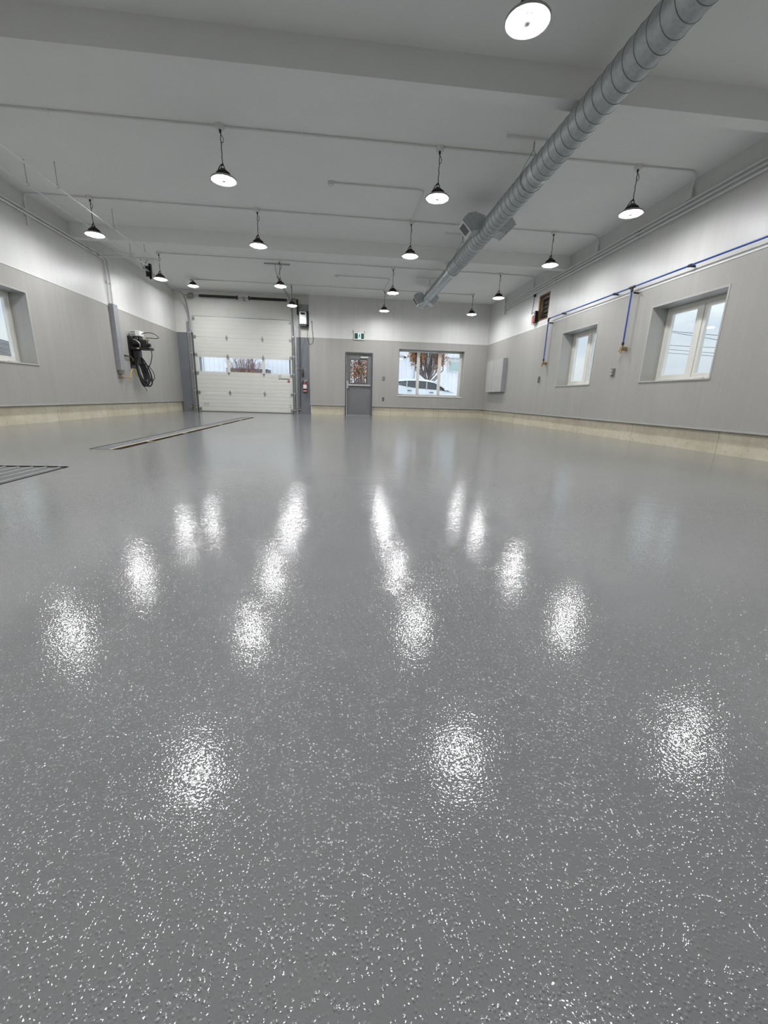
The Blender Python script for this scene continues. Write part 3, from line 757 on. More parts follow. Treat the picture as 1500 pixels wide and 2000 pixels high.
# ------------------------------------------------------------------ blue compressed-air line
def air_line():
    x, z = XR-0.085, 2.69
    r = thing('air_pipe', (x, 8.0, z), 'blue compressed-air pipe along right wall with two drops', 'air pipe')
    m = MB(); m.tube([(x, YF+0.5, z), (x, 10.93, z)], 0.0135, 12); m.build('main_pipe', M['blue'], r)
    for y, zb in ((10.96, 1.71), (7.81, 1.74)):
        d = MB(); d.tube([(x, y, z), (x, y, zb)], 0.0135, 12); dp = d.build('drop_pipe', M['blue'], r)
        e = MB()
        if y > 10: e.tube([(x, y-0.07, z), (x, y-0.01, z), (x, y, z-0.01), (x, y, z-0.07)], 0.022, 10)
        else: e.tube([(x, y-0.075, z), (x, y+0.075, z)], 0.022, 10); e.tube([(x, y, z), (x, y, z-0.075)], 0.022, 10)
        e.build('elbow' if y > 10 else 'tee', M['black'], r)
        k = MB(); k.box(x-0.01, XR-0.001, y-0.09, y-0.06, z-0.12, z-0.095); k.build('wall_bracket', M['black'], r)
        f = MB(); f.tube([(x, y, zb+0.02), (x, y, zb-0.03)], 0.022, 10); f.build('coupling', M['black'], dp)
        v = MB(); v.tube([(x, y, zb-0.03), (x, y, zb-0.10)], 0.018, 10); v.tube([(x, y+0.06, zb-0.09), (x, y-0.05, zb-0.09)], 0.016, 10)
        v.box(x-0.03, XR-0.001, y-0.03, y+0.03, zb-0.115, zb-0.06); v.build('outlet_block', M['brass'], dp)
        q = MB(); q.tube([(x-0.01, y, zb-0.10), (x-0.03, y-0.01, zb-0.17)], 0.013, 10); q.tube([(x, y+0.06, zb-0.09), (x-0.01, y+0.075, zb-0.14)], 0.011, 10); q.build('quick_coupler', M['brass'], dp)
    for y in (6.52, 8.33, 10.25, 4.6, 2.6):
        c = MB(); c.tube([(x, y-0.03, z), (x, y+0.03, z)], 0.021, 10); c.box(x, XR-0.001, y-0.012, y+0.012, z-0.02, z+0.006); c.build('clip', M['navy'], r)
air_line()

# ------------------------------------------------------------------ wall conduits
for z, lab in ((3.65, 'uppermost of three pale parallel conduits high on the right wall'), (3.585, 'middle of three pale parallel conduits high on the right wall'), (3.52, 'lowest of three pale parallel conduits high on the right wall')):
    r = thing('wall_conduit', (XR-0.03, 5, z), lab, 'conduit', 'conduits high on right wall')
    MB().tube([(XR-0.050, YF+0.1, z), (XR-0.050, 14.22, z)], 0.016, 10).build('pipe', M['white_pipe'], r)
    for y in (2.0, 5.0, 8.0, 11.0, 14.0):
        MB().box(XR-0.066, XR-0.0005, y-0.012, y+0.012, z-0.017, z+0.017).build('strap', M['white_pipe'], r)
r = tag(MB().box(XR-0.07, XR-0.001, 14.22, 14.36, 3.36, 3.86).build('raceway_box', M['white_trim'], bevel=0.004), 'white upright box where the right wall conduits end', 'raceway')

# left wall: two long conduits that turn down into the grey cover
for i, (z, yv, lab) in enumerate(((3.66, 11.76, 'upper of two pale conduits along left wall, turning down beside grey cover'), (3.60, 11.61, 'lower of two pale conduits along left wall, turning down into grey cover'))):
    r = thing('wall_conduit', (XL+0.03, 4, z), lab, 'conduit', 'conduits along left wall')
    MB().tube(bend([(XL+0.03, YF+0.1, z), (XL+0.03, yv, z), (XL+0.03, yv, 2.60)], 0.07), 0.017, 10).build('pipe', M['white_pipe'], r)
    for y in (1.0, 3.5, 6.0, 9.0, 11.0):
        MB().box(XL+0.0005, XL+0.052, y-0.012, y+0.012, z-0.022, z+0.022).build('strap', M['white_pipe'], r)
    MB().box(XL+0.0005, XL+0.05, yv-0.03, yv+0.03, 3.10, 3.13).build('strap', M['white_pipe'], r)
r = thing('pipe_cover', (XL+0.06, 11.7, 1.10), 'tall grey boxed pipe cover on left wall beside the pressure washer', 'pipe cover')
MB().box(XL, XL+0.105, 11.585, 11.80, 1.12, 2.645).build('box_cover', M['cover_grey'], r, bevel=0.004)
MB().box(XL+0.02, XL+0.085, 11.61, 11.775, 1.04, 1.12).build('bottom_sleeve', M['galv_dark'], r)
p = MB(); p.tube([(XL+0.045, 11.66, 1.04), (XL+0.045, 11.66, 0.96)], 0.016, 10); p.tube([(XL+0.045, 11.60, 0.955), (XL+0.045, 11.80, 0.955)], 0.02, 10); p.tube([(XL+0.06, 11.74, 0.955), (XL+0.20, 11.80, 0.95)], 0.013, 8)
p.build('tap', M['brass'], r)
MB().tube([(XL+0.045, 11.73, 1.04), (XL+0.045, 11.73, 0.99)], 0.014, 8).build('pipe_stub', M['white_pipe'], r)

# suspended thin pipes near the left wall
def hung_pipe(x, y0, y1, z, rods, lab, cross):
    r = thing('suspended_pipe', (x, (y0+y1)/2, z), lab, 'pipe', 'hung pipes near left wall')
    MB().tube([(x, y0, z), (x, y1, z)], 0.0115, 8).build('pipe', M['white_pipe'], r)
    for y in rods:
        m = MB(); m.tube([(x, y, H-0.001), (x, y, z+0.03)], 0.005, 6); m.tube([(x+0.02*math.cos(t), y, z+0.01+0.022*math.sin(t)) for t in [2*PI*i/12 for i in range(12)]], 0.004, 6, closed=True)
        m.lathe([(0, H-0.004), (0.012, H-0.004), (0.012, H-0.0005)], (x, y, 0), 'z', 10)
        m.build('hanger_rod', M['grey_pipe'], r)
hung_pipe(-4.76, YF+0.2, 11.90, 3.615, (2.0, 5.5, 7.95, 11.2), 'thin white hung pipe closer to left wall', True)
hung_pipe(-4.33, YF+0.2, 11.70, 3.615, (2.0, 5.5, 7.95, 9.6, 10.9), 'thin white hung pipe farther from left wall', True)

for y, x1, lab in ((11.02, -4.60, 'nearer of two pale cross pipes from left wall over the hung pipes'), (11.30, -4.20, 'farther of two pale cross pipes from left wall over the hung pipes')):
    r = thing('cross_pipe', (-5.0, y, 3.63), lab, 'pipe', 'cross pipes at left wall')
    m = MB(); m.tube([(XL+0.002, y, 3.583), (x1, y, 3.583)], 0.014, 8); m.build('pipe', M['white_pipe'], r)

# ------------------------------------------------------------------ pressure washer on the left wall
def pressure_washer():
    y0 = 12.42
    r = thing('pressure_washer', (XL+0.25, 12.5, 0.74), 'black wall-mounted pressure washer with coiled hoses on left wall', 'pressure washer')
    MB().box(XL, XL+0.03, 12.32, 12.66, 1.22, 2.02).build('back_plate', M['black_metal'], r)
    s = MB(); s.box(XL+0.03, XL+0.52, 12.36, 12.62, 1.69, 1.755); s.build('shelf', M['black_metal'], r)
    MB().tube([(XL+0.06, 12.49, 1.86), (XL+0.30, 12.49, 1.86)], 0.095, 18).build('motor', M['black_metal'], r)
    p = MB(); p.box(XL+0.30, XL+0.42, 12.42, 12.56, 1.77, 1.93); p.tube([(XL+0.42, 12.49, 1.82), (XL+0.50, 12.49, 1.82)], 0.045, 14)
    for i in range(3): p.tube([(XL+0.33+i*0.04, 12.44, 1.93), (XL+0.33+i*0.04, 12.44, 1.955)], 0.014, 8)
    p.build('pump', M['black_metal'], r)
    part(MB().tube(spline([(XL+0.12, 12.38, 1.94), (XL+0.2, 12.36, 1.92), (XL+0.28, 12.37, 1.84), (XL+0.27, 12.39, 1.76)]), 0.014, 8).build('clamp_tube', M['alu'], r), 'bright metal tube')
    c = MB(); c.box(XL+0.06, XL+0.30, 12.38, 12.62, 2.03, 2.16); cb = c.build('control_box', M['label_white'], r, bevel=0.006)
    v = MB(); v.box(XL+0.075, XL+0.185, 12.374, 12.381, 2.11, 2.145); v.box(XL+0.075, XL+0.185, 12.374, 12.381, 2.045, 2.085); v.build('vent_panel', M['galv_dark'], cb)
    l = MB(); l.box(XL+0.10, XL+0.14, 12.40, 12.60, 1.94, 2.03); l.box(XL+0.23, XL+0.27, 12.40, 12.60, 1.94, 2.03); l.build('box_support', M['black_metal'], r)
    b = MB(); b.tube([(XL+0.44, 12.49, 1.93), (XL+0.44, 12.49, 2.0)], 0.014, 10); b.tube([(XL+0.40, 12.49, 2.0), (XL+0.49, 12.49, 2.0)], 0.015, 10); b.tube([(XL+0.43, 12.49, 1.94), (XL+0.49, 12.49, 1.94)], 0.013, 8)
    b.build('brass_fitting', M['brass'], r)
    h = MB(); h.tube(spline([(XL+0.30, 12.5, 2.09), (XL+0.42, 12.5, 2.13), (XL+0.58, 12.52, 2.12), (XL+0.68, 12.55, 2.06), (XL+0.70, 12.55, 2.02), (XL+0.63, 12.52, 1.995), (XL+0.49, 12.49, 2.0)]), 0.010, 8)
    h.build('discharge_hose', M['black'], r)
    part(MB().box(XL+0.20, XL+0.26, 12.352, 12.361, 1.705, 1.735).build('nameplate', M['lip'], r), 'small tan nameplate')
    # reel and hanging hose coils
    MB().tube([(XL+0.03, 12.47, 1.38), (XL+0.16, 12.47, 1.38)], 0.06, 14).build('hose_hanger', M['black_metal'], r)
    g = MB(); g.box(XL+0.05, XL+0.22, 12.40, 12.60, 1.30, 1.69); g.build('reel_frame', M['black_metal'], r, bevel=0.03)
    rnd = random.Random(3)
    for i in range(9):
        m = MB(); w = 0.07+0.011*i; bot = 0.75+0.035*(i % 4)+0.02*rnd.random(); top = 1.50+0.02*rnd.random(); xx = XL+0.09+0.014*i
        pts = []; n = 28; cy = 12.48+0.02*rnd.uniform(-1, 1); cz = (top+bot)/2; hz = (top-bot)/2
        tw = rnd.uniform(-0.12, 0.12)+0.25
        for k in range(n):
            t = 2*PI*k/n
            a = w*math.cos(t)*(1-0.25*math.sin(t)); pts.append((xx+a*math.sin(tw)*1.6+0.07*(1-math.sin(t)), cy+a*math.cos(tw), cz+hz*math.sin(t)))
        m.tube(pts, 0.016, 8, closed=True); m.build('hose_coil', M['black'], r)
    m = MB(); m.tube(spline([(XL+0.50, 12.5, 1.69), (XL+0.50, 12.5, 1.55), (XL+0.44, 12.5, 1.35), (XL+0.36, 12.5, 1.22), (XL+0.33, 12.5, 1.1)]), 0.011, 8); m.build('supply_hose', M['black'], r)
    m = MB(); m.tube(spline([(XL+0.26, 12.5, 1.36), (XL+0.40, 12.5, 1.27), (XL+0.50, 12.5, 1.10), (XL+0.49, 12.5, 0.95), (XL+0.40, 12.5, 0.90), (XL+0.33, 12.5, 0.97)]), 0.010, 8)
    m.tube(spline([(XL+0.36, 12.5, 1.0), (XL+0.42, 12.5, 0.88), (XL+0.38, 12.5, 0.79), (XL+0.26, 12.5, 0.76)]), 0.009, 8); m.build('loose_hose', M['black'], r)
    m = MB(); m.tube([(XL+0.20, 12.5, 0.78), (XL+0.26, 12.5, 0.66)], 0.007, 8); m.tube([(XL+0.26, 12.5, 0.66), (XL+0.27, 12.5, 0.64)], 0.012, 8); m.build('spray_nozzle', M['black_metal'], r)
    m = MB(); m.tube([(XL+0.05, 12.05, 1.50), (XL+0.05, 12.30, 1.495), (XL+0.06, 12.36, 1.46), (XL+0.06, 12.38, 1.40)], 0.016, 8); m.build('inlet_pipe', M['brass'], r)
    m = MB(); m.tube([(XL+0.005, 12.10, 1.50), (XL+0.05, 12.02, 1.505), (XL+0.05, 11.96, 1.505)], 0.011, 8); m.build('inlet_valve', M['black_metal'], r)
    m = MB(); m.tube(spline([(XL+0.20, 11.815, 0.955), (XL+0.17, 11.95, 1.11), (XL+0.14, 12.15, 1.18), (XL+0.12, 12.28, 1.12), (XL+0.12, 12.36, 1.04), (XL+0.15, 12.42, 1.0)]), 0.012, 8); m.build('yellow_hose', M['yellow'], r)
pressure_washer()

# ------------------------------------------------------------------ floor drains
def trench_drain():
    x0, x1, y0, y1 = TR
    r = thing('trench_drain', ((x0+x1)/2, (y0+y1)/2, -0.1), 'long narrow trench drain with tan steel lip in the floor', 'floor drain')
    p = MB(); p.box(x0-0.02, x0, y0, y1, -0.12, 0.0); p.box(x1, x1+0.02, y0, y1, -0.12, 0.0); p.box(x0, x1, y0, y1, -0.14, -0.12); p.box(x0, x1, y0-0.02, y0, -0.14, 0.0); p.box(x0, x1, y1, y1+0.02, -0.14, 0.0)
    p.build('channel', M['rust'], r)
    m = MB(); gx0, gx1 = x0+0.003, x1-0.105
    n = 40
    m.box(gx0, gx0+0.012, y0, y1, -0.03, -0.001); m.box(gx1-0.012, gx1, y0, y1, -0.03, -0.001)
    m.box((gx0+gx1)/2-0.005, (gx0+gx1)/2+0.005, y0, y1, -0.03, -0.002)
    k = int((y1-y0)/0.045)
    for i in range(k):
        yy = y0+i*0.045; m.box(gx0, gx1, yy, yy+0.022, -0.025, -0.002)
    m.build('grating', M['galv_dark'], r)
    segs = [(y0, 5.9), (5.93, 7.4), (7.43, 9.2), (9.23, 11.0), (11.03, y1)]
    for a, b in segs:
        l = MB(); l.box(gx1+0.002, gx1+0.020, a, b, -0.006, 0.001); l.build('steel_lip', M['lip'], r)
    MB().box(gx1+0.002, gx1+0.018, y0, y1, -0.12, -0.0065).build('slot_wall', M['rust'], r)
    for y in (5.80, 7.10, 9.20, 11.0): MB().box(gx1+0.020, x1-0.001, y-0.012, y+0.012, -0.012, 0.0).build('slot_bridge', M['lip'], r)
trench_drain()
def floor_grate():
    x0, x1, y0, y1 = GR
    r = thing('floor_grate', ((x0+x1)/2, (y0+y1)/2, -0.1), 'wide barred floor grate at left edge before the trench drain', 'floor grate')
    p = MB(); p.box(x0-0.02, x0, y0, y1, -0.2, 0.0); p.box(x1, x1+0.02, y0, y1, -0.2, 0.0); p.box(x0, x1, y0, y1, -0.22, -0.2); p.box(x0, x1, y0-0.02, y0, -0.22, 0.0); p.box(x0, x1, y1, y1+0.02, -0.22, 0.0)
    p.build('pit', M['asphalt'], r)
    MB().box(x0+0.001, x1-0.001, y0+0.001, y1-0.001, -0.03, -0.005).build('grate_plate', M['frame_grey'], r)
    x = x1-0.055
    while x > x0+0.03:
        MB().box(x-0.0045, x+0.0045, y0+0.006, y1-0.006, -0.006, 0.0005).build('grate_bar', M['grey_trim'], r); x -= 0.105
floor_grate()

# ------------------------------------------------------------------ ceiling conduits
def ceiling_conduit(y, pts, lab, boxes):
    r = thing('ceiling_conduit', (0, y, H-0.03), lab, 'conduit', 'ceiling conduits feeding the lamps')
    MB().tube(bend(pts, 0.12), 0.0115, 8).build('pipe', M['white_pipe'], r)
    for b in boxes: MB().box(*b).build('junction_box', M['white_trim'], r, bevel=0.006)
    for x in (-3.6, -0.5, 2.2):
        MB().box(x-0.01, x+0.01, y-0.022, y+0.022, H-0.033, H-0.0005).build('strap', M['white_pipe'], r)
zc = H-0.016
ROWY = dict(Z=3.78, A=6.63, B=9.11, C=12.07, D=14.45)
def wallbox(y, z): return (XR-0.05, XR-0.0005, y-0.05, y+0.05, z-0.12, z)
ceiling_conduit(6.63, [(XL+0.05, 6.63, zc), (XR-0.19, 6.63, zc), (XR-0.03, 6.85, zc-0.02), (XR-0.03, 6.88, 3.74)], 'nearest visible ceiling conduit, ending at a box over right wall', [wallbox(6.88, 3.80)])
ceiling_conduit(9.11, [(XL+0.02, 9.11, 3.42), (XL+0.02, 9.11, zc), (XR-0.18, 9.11, zc), (XR-0.03, 9.25, zc-0.02), (XR-0.03, 9.27, 3.74)], 'ceiling conduit just before the middle beam, turning down the left wall', [wallbox(9.27, 3.80)])
ceiling_conduit(12.07, [(-4.45, 12.07, zc), (XR-0.18, 12.07, zc), (XR-0.03, 12.22, zc-0.02), (XR-0.03, 12.25, 3.74)], 'ceiling conduit just behind the middle beam', [wallbox(12.25, 3.80)])
ceiling_conduit(14.45, [(-4.43, 14.45, zc), (4.30, 14.45, zc)], 'farthest ceiling conduit, near the back wall', [])
for pts, lab in (([(-0.13, 7.85, zc), (1.36, 7.85, zc), (1.36, 9.11, zc)], 'short ceiling conduit branch bending from a box to the lamp left of the duct'),
                 ([(-0.09, 13.15, zc), (1.40, 13.15, zc), (1.37, 14.45, zc)], 'short far ceiling conduit branch near the back wall')):
    r = thing('ceiling_conduit', (0.6, pts[0][1], zc-0.02), lab, 'conduit', 'ceiling conduit branches')
    MB().tube(bend(pts, 0.13), 0.0115, 8).build('pipe', M['white_pipe'], r)
    b = MB(); b.lathe([(0, H-0.05), (0.048, H-0.05), (0.052, H-0.045), (0.052, H-0.0005)], (pts[0][0]-0.03, pts[0][1], 0), 'z', 8); b.build('junction_box', M['white_trim'], r)

# ------------------------------------------------------------------ high-bay lamps
def make_lamp(drop, label, name='high_bay_lamp'):
    """root at ceiling level; drop = ceiling to lens"""
    r = thing(name, (0, 0, 0), label, 'pendant lamp', 'high bay lamps')
    b = MB(); b.lathe([(0, -0.05), (0.048, -0.05), (0.056, -0.042), (0.056, -0.0005), (0, -0.0005)], seg=8); b.build('ceiling_box', M['white_trim'], r)
    zl = -drop; zt = zl+0.125     # zt: top of the driver cap
    c = MB(); cz0 = -0.05
    if drop > 0.4:
        c.tube([(0, 0, cz0), (0, 0, cz0-0.035)], 0.014, 8)
        n = 10
        c.tube(spline([(0.003*math.sin(i*2.1), 0.003*math.cos(i*1.3), cz0-0.03+(zt+0.06-cz0+0.03)*i/n) for i in range(n+1)], 3), 0.0055, 6)
        c.tube(spline([(0.006, 0, cz0-0.05), (0.03, 0.01, cz0-0.09), (0.022, 0.01, cz0-0.13), (0.004, 0, cz0-0.14)]), 0.004, 6)
        c.tube(spline([(0, 0, zt+0.06), (-0.035, 0, zt+0.03), (-0.065, 0, zt-0.03), (-0.07, 0, zt-0.09)]), 0.006, 6)
        c.tube(spline([(0, 0, zt+0.06), (0.03, 0.01, zt+0.0), (0.085, 0.02, zt-0.10)]), 0.0045, 6)
    else:
        c.tube(spline([(0, 0, cz0), (-0.05, 0, cz0-0.002), (-0.085, 0, cz0+0.01), (-0.05, 0, cz0-0.02), (0, 0, zt+0.03)]), 0.006, 6)
    c.build('cord', M['black'], r)
    h = MB(); h.tube([(0.018*math.cos(t), 0, zt+0.022+0.026*math.sin(t)) for t in [2*PI*i/14 for i in range(14)]], 0.0055, 6, closed=True)
    h.tube([(0, 0, zt+0.06), (0, 0, zt+0.04)], 0.012, 8)
    h.build('hook', M['black_metal'], r)
    d = MB(); d.lathe([(0, zt), (0.035, zt), (0.045, zt-0.010), (0.064, zt-0.028), (0.074, zt-0.05), (0.082, zt-0.085), (0.08, zt-0.095), (0, zt-0.095)], seg=24)
    for i in range(18):      # cooling fins
        a = 2*PI*i/18; u = Vector((math.cos(a), math.sin(a), 0)); w = Vector((-u.y, u.x, 0))*0.0025
        q = [u*0.06-w, u*0.125-w, u*0.125+w, u*0.06+w]
        z0, z1 = zl+0.02, zt-0.038
        top = [u*0.06-w, u*0.082-w, u*0.082+w, u*0.06+w]
        d.hexa([tuple(p+Vector((0, 0, z0))) for p in q]+[tuple(p+Vector((0, 0, z1))) for p in top])
    d.build('driver_housing', M['lamp_body'], r)
    rm = MB(); rm.lathe([(0.0, zl+0.03), (0.125, zl+0.03), (0.150, zl+0.024), (0.164, zl+0.012), (0.165, zl+0.0), (0.160, zl-0.004), (0.145, zl-0.002), (0.137, zl+0.003), (0.136, zl+0.02)], seg=40)
    rm.build('rim', M['lamp_rim'], r)
    ln = MB(); ln.lathe([(0.032, zl-0.010), (0.105, zl-0.014), (0.137, zl+0.003)], seg=24)
    for f in ln.bm.faces: f.smooth = False
    lo = ln.build('lens', M['lens'], r); part(lo, 'glowing white ring lens')
    k = MB(); k.lathe([(0, zl-0.017), (0.026, zl-0.017), (0.034, zl-0.011), (0.034, zl+0.01)], seg=24)
    for a0 in (PI/2, -PI/2):
        for da in (-0.16, 0.16):
            u = Vector((math.cos(a0+da), math.sin(a0+da), 0)); w = Vector((-u.y, u.x, 0))
            k.hexa([tuple(u*rr+w*ww+Vector((0, 0, zl+zz))) for zz in (-0.0155, -0.012) for rr, ww in ((0.05, -0.002), (0.105, -0.006), (0.105, 0.006), (0.05, 0.002))])
    k.build('centre_cap', M['lens_grey'], r)
    return r
DROP = H-3.337
COLX = (-4.45, -1.545, 1.352, 4.225)
LAMPS = [
 (COLX[1], 6.62, 'left one of three black high bay lamps on the nearest ceiling conduit'),
 (COLX[2]-0.015, 6.65, 'middle one of three black high bay lamps on the nearest ceiling conduit'),
 (COLX[3], 6.64, 'right one of three high bay lamps on nearest conduit, close to right wall'),
 (COLX[0], 9.09, 'high bay lamp before the middle beam, against the hung pipes at left wall'),
 (COLX[1], 9.10, 'second high bay lamp from left wall, just before the middle beam'),
 (COLX[2], 9.13, 'high bay lamp before the middle beam, where a short conduit branch joins, left of duct'),
 (COLX[3]+0.01, 9.11, 'high bay lamp before the middle beam, right of duct near the right wall'),
 (COLX[0]-0.02, 12.06, 'high bay lamp behind the middle beam, beside the black door track bumper'),
 (COLX[1]-0.015, 12.10, 'high bay lamp behind the middle beam, at the end of right door track'),
 (COLX[2]+0.015, 12.13, 'high bay lamp behind the middle beam, before the one above the exit sign'),
 (COLX[3]+0.02, 12.03, 'high bay lamp behind the middle beam, close to the framed vent opening'),
 (COLX[1]+0.02, 14.48, 'farthest-row high bay lamp hanging in front of the door opener'),
 (COLX[2]+0.03, 14.53, 'farthest-row high bay lamp hanging right of the exit sign, before white wall'),
 (COLX[3], 14.38, 'farthest-row high bay lamp right of the duct end, near right back corner'),
 (COLX[2]+0.015, 3.78, 'large overhead high bay lamp before the near beam, beside the duct'),
 (COLX[0], 6.62, 'lamp of the nearest conduit row beside left wall, cut off by the frame'),
 (COLX[0], 3.78, 'lamp before the near beam closest to left wall, out of frame'),
 (COLX[1], 3.78, 'lamp before the near beam, second from left wall, just above frame'),
 (COLX[3], 3.78, 'lamp before the near beam closest to right wall, out of frame'),
 (COLX[0], 1.3, 'lamp over the camera row closest to left wall, out of frame'),  # whole row unseen: continues the lamp grid, added to light the near floor
 (COLX[1], 1.3, 'lamp over the camera row, second from left wall, out of frame'),
 (COLX[2], 1.3, 'lamp over the camera row, third from left wall, out of frame'),
 (COLX[3], 1.3, 'lamp over the camera row closest to right wall, out of frame'),
]
proto = None
for x, y, lab in LAMPS:
    if proto is None:
        proto = make_lamp(DROP, lab); o = proto
    else:
        o = dup(proto, (0, 0, 0), 0, lab)
    o.location = (x, y, H)
    o.rotation_euler = (random.uniform(-0.02, 0.02), random.uniform(-0.02, 0.02), random.uniform(-0.5, 0.5))
o = make_lamp(0.215, 'short-hung high bay lamp close to ceiling above the garage door left corner'); o.location = (-4.43, 14.40, H)

# ------------------------------------------------------------------ spiral duct
def duct():
    X, Z = 2.50, 3.475
    r = thing('spiral_duct', (X, 6.5, Z-0.16), 'galvanised spiral air duct under the ceiling with two diffusers', 'duct')
    def run(y0, y1, rad, name):
        MB().tube([(X, y0, Z), (X, y1, Z)], rad, 40).build(name, M['spiral' if name == 'main_duct' else 'spiral_bright'], r)
        s = MB(); pitch = 0.145; n = 28; pts = []
        t = 0; tot = (y1-y0)/pitch
        k = int(tot*n)
        for i in range(k+1):
            a = 2*PI*i/n; pts.append((X+(rad+0.001)*math.cos(a), y0+pitch*i/n, Z+(rad+0.001)*math.sin(a)))
        s.tube(pts, 0.0034, 5); s.build('spiral_seam', M['seam'], bpy.data.objects.get(r.children[-1].name))
    run(YF+0.3, 10.30, 0.150, 'main_duct')
    run(10.30, 13.92, 0.124, 'reduced_duct')
    for y in (5.95, 8.55):
        c = MB(); c.lathe([(0.150, -0.03), (0.1545, -0.03), (0.1545, 0.03), (0.150, 0.03)], (X, y, Z), 'y', 40); c.build('coupling_band', M['galv'], r)
    c = MB(); c.lathe([(0.155, -0.10), (0.156, 0.0), (0.128, 0.05), (0.124, 0.06)], (X, 10.30, Z), 'y', 40); c.build('reducer', M['galv'], r)
    MB().lathe([(0.130, -0.12), (0.130, 0.0), (0.118, 0.012), (0.0, 0.016)], (X, 13.93, Z), 'y', 40).build('end_cap', M['galv'], r)
    def diffuser(y, rad, out, half, top, bot):
        for s, nm in ((-1, 'left'), (1, 'right')):
            # curved sheet-metal tap: section in XZ swept along Y
            def P(u, w): return (X+s*u, w)
            o_ = out
            poly = [(rad*0.55, Z+top*0.78), (o_-0.20, Z+top), (o_-0.08, Z+top*0.86), (o_-0.01, Z+top*0.55), (o_, Z+top*0.35),
                    (o_-0.155, Z+bot), (o_-0.21, Z+bot*0.72), (rad*0.55, Z+bot*0.45)]
            # shell: side cheeks + top + bottom, open at the grille
            outer = [(X+s*u, w) for u, w in poly]
            m = MB(); m.prism(outer, 'y', y-half, y+half)
            d = m.build('diffuser', M['galv'], r)
            a = Vector((X+s*o_, 0, Z+top*0.35)); b = Vector((X+s*(o_-0.155), 0, Z+bot))
            e = (b-a); nrm = Vector((-e.z, 0, e.x)).normalized()
            if nrm.x*s < 0: nrm = -nrm
            L = e.length; e = e.normalized()
            fm = MB()
            def slab(mb, t0, t1, ya, yb, dn0, dn1):
                q = []
                for dn in (dn0, dn1):
                    for t, yy in ((t0, ya), (t1, ya), (t1, yb), (t0, yb)):
                        p = a+e*t+nrm*dn; q.append((p.x, yy, p.z))
                mb.hexa(q)
            fw_ = 0.028
            slab(fm, -0.012, L+0.012, y-half-0.012, y-half+fw_, 0, 0.012); slab(fm, -0.012, L+0.012, y+half-fw_, y+half+0.012, 0, 0.012)
            slab(fm, -0.012, fw_, y-half+fw_, y+half-fw_, 0, 0.012); slab(fm, L-fw_, L+0.012, y-half+fw_, y+half-fw_, 0, 0.012)
            fm.build('grille_frame', M['alu'], d)
            gm = MB(); slab(gm, fw_, L-fw_, y-half+fw_, y+half-fw_, 0.0005, 0.002); gm.build('grille_back', M['seam'], d)
            lv = MB(); kk = 9
            for i in range(kk):
                yy = y-half+fw_+(2*half-2*fw_)*(i+0.5)/kk; slab(lv, fw_, L-fw_, yy-0.004, yy+0.004, 0.002, 0.009)
            lv.build('grille_louvres', M['galv_dark'], d)
    diffuser(8.02, 0.150, 0.455, 0.15, 0.225, -0.075)
    diffuser(13.45, 0.124, 0.37, 0.15, 0.19, -0.14)
duct()
for y, lab in ((6.26, 'nearest of three ceiling struts that hang the spiral duct'), (9.56, 'ceiling strut over the spiral duct just before the middle beam'), (12.86, 'ceiling strut over the narrower far end of the duct, behind the middle beam')):
    r = thing('ceiling_strut', (2.4, y, H-0.03), lab, 'strut', 'ceiling struts above the duct')
    MB().box(2.12, 2.72, y-0.02, y+0.02, H-0.03, H-0.0005).build('strut', M['white_pipe'], r)
    rad = 0.153 if y < 10 else 0.127
    w = MB(); 
    for s in (-1, 1): w.tube(spline([(2.50, y, H-0.03), (2.50, y, H-0.12), (2.50+s*rad*0.75, y-0.01, 3.475+rad*0.85), (2.50+s*(rad+0.002), y-0.02, 3.475), (2.50+s*rad*0.75, y-0.03, 3.475-rad*0.70), (2.5, y-0.03, 3.475-rad-0.003)]), 0.0035, 6)
    w.build('hanger_wire', M['seam'], bpy.data.objects['spiral_duct'])

# ------------------------------------------------------------------ outside
def ground():
    m = MB(); 
    m.box(-400, 400, 16.3, 400, -0.35, -0.02); m.box(-400, XL-WT-0.05, -60, 16.3, -0.35, -0.02); m.box(XR+WT+0.05, 400, -60, 16.3, -0.35, -0.02)
    m.build('snow_ground', M['snow'], kind='structure')
ground()
def warehouse():
    y = 30.0
    r = thing('warehouse', (4, y+4, -0.15), 'long white corrugated warehouse seen outside through the back window', 'building')
    m = MB(); x = -14.0; prof = []
    while x < 12.4:
        prof += [(x, y), (x+0.18, y), (x+0.21, y-0.04), (x+0.27, y-0.04)]; x += 0.30
    prof += [(12.5, y), (12.5, y+9), (-14, y+9)]
    m.prism(prof, 'z', -0.15, 6.2); m.build('cladding', M['cladding'], r)
    MB().box(-14.1, 12.6, y-0.09, y-0.045, 3.40, 3.46).build('girt_trim', M['grey_trim'], r)
    MB().box(-14.2, 12.7, y-0.25, y+9.2, 6.2, 6.4).build('roof_edge', M['grey_trim'], r)
    f = MB(); f.box(7.40, 8.26, y-0.10, y-0.041, 2.54, 3.28); w = f.build('window_surround', M['white_trim'], r)
    MB().box(7.46, 8.20, y-0.105, y-0.099, 2.60, 3.22).build('pane', M['pale_glass'], w)
    b = MB(); b.lathe([(0, 3.30), (0.09, 3.32), (0.05, 3.42), (0, 3.44)], (4.35, y-0.15, 0), 'z', 12); b.box(4.33, 4.37, y-0.15, y-0.04, 3.42, 3.45); b.build('yard_lamp', M['black_metal'], r)
    for x in (-9.0, -2.2, 5.05): MB().box(x, x+0.05, y-0.09, y-0.041, -0.15, 3.4).build('downpipe', M['grey_trim'], r)
warehouse()
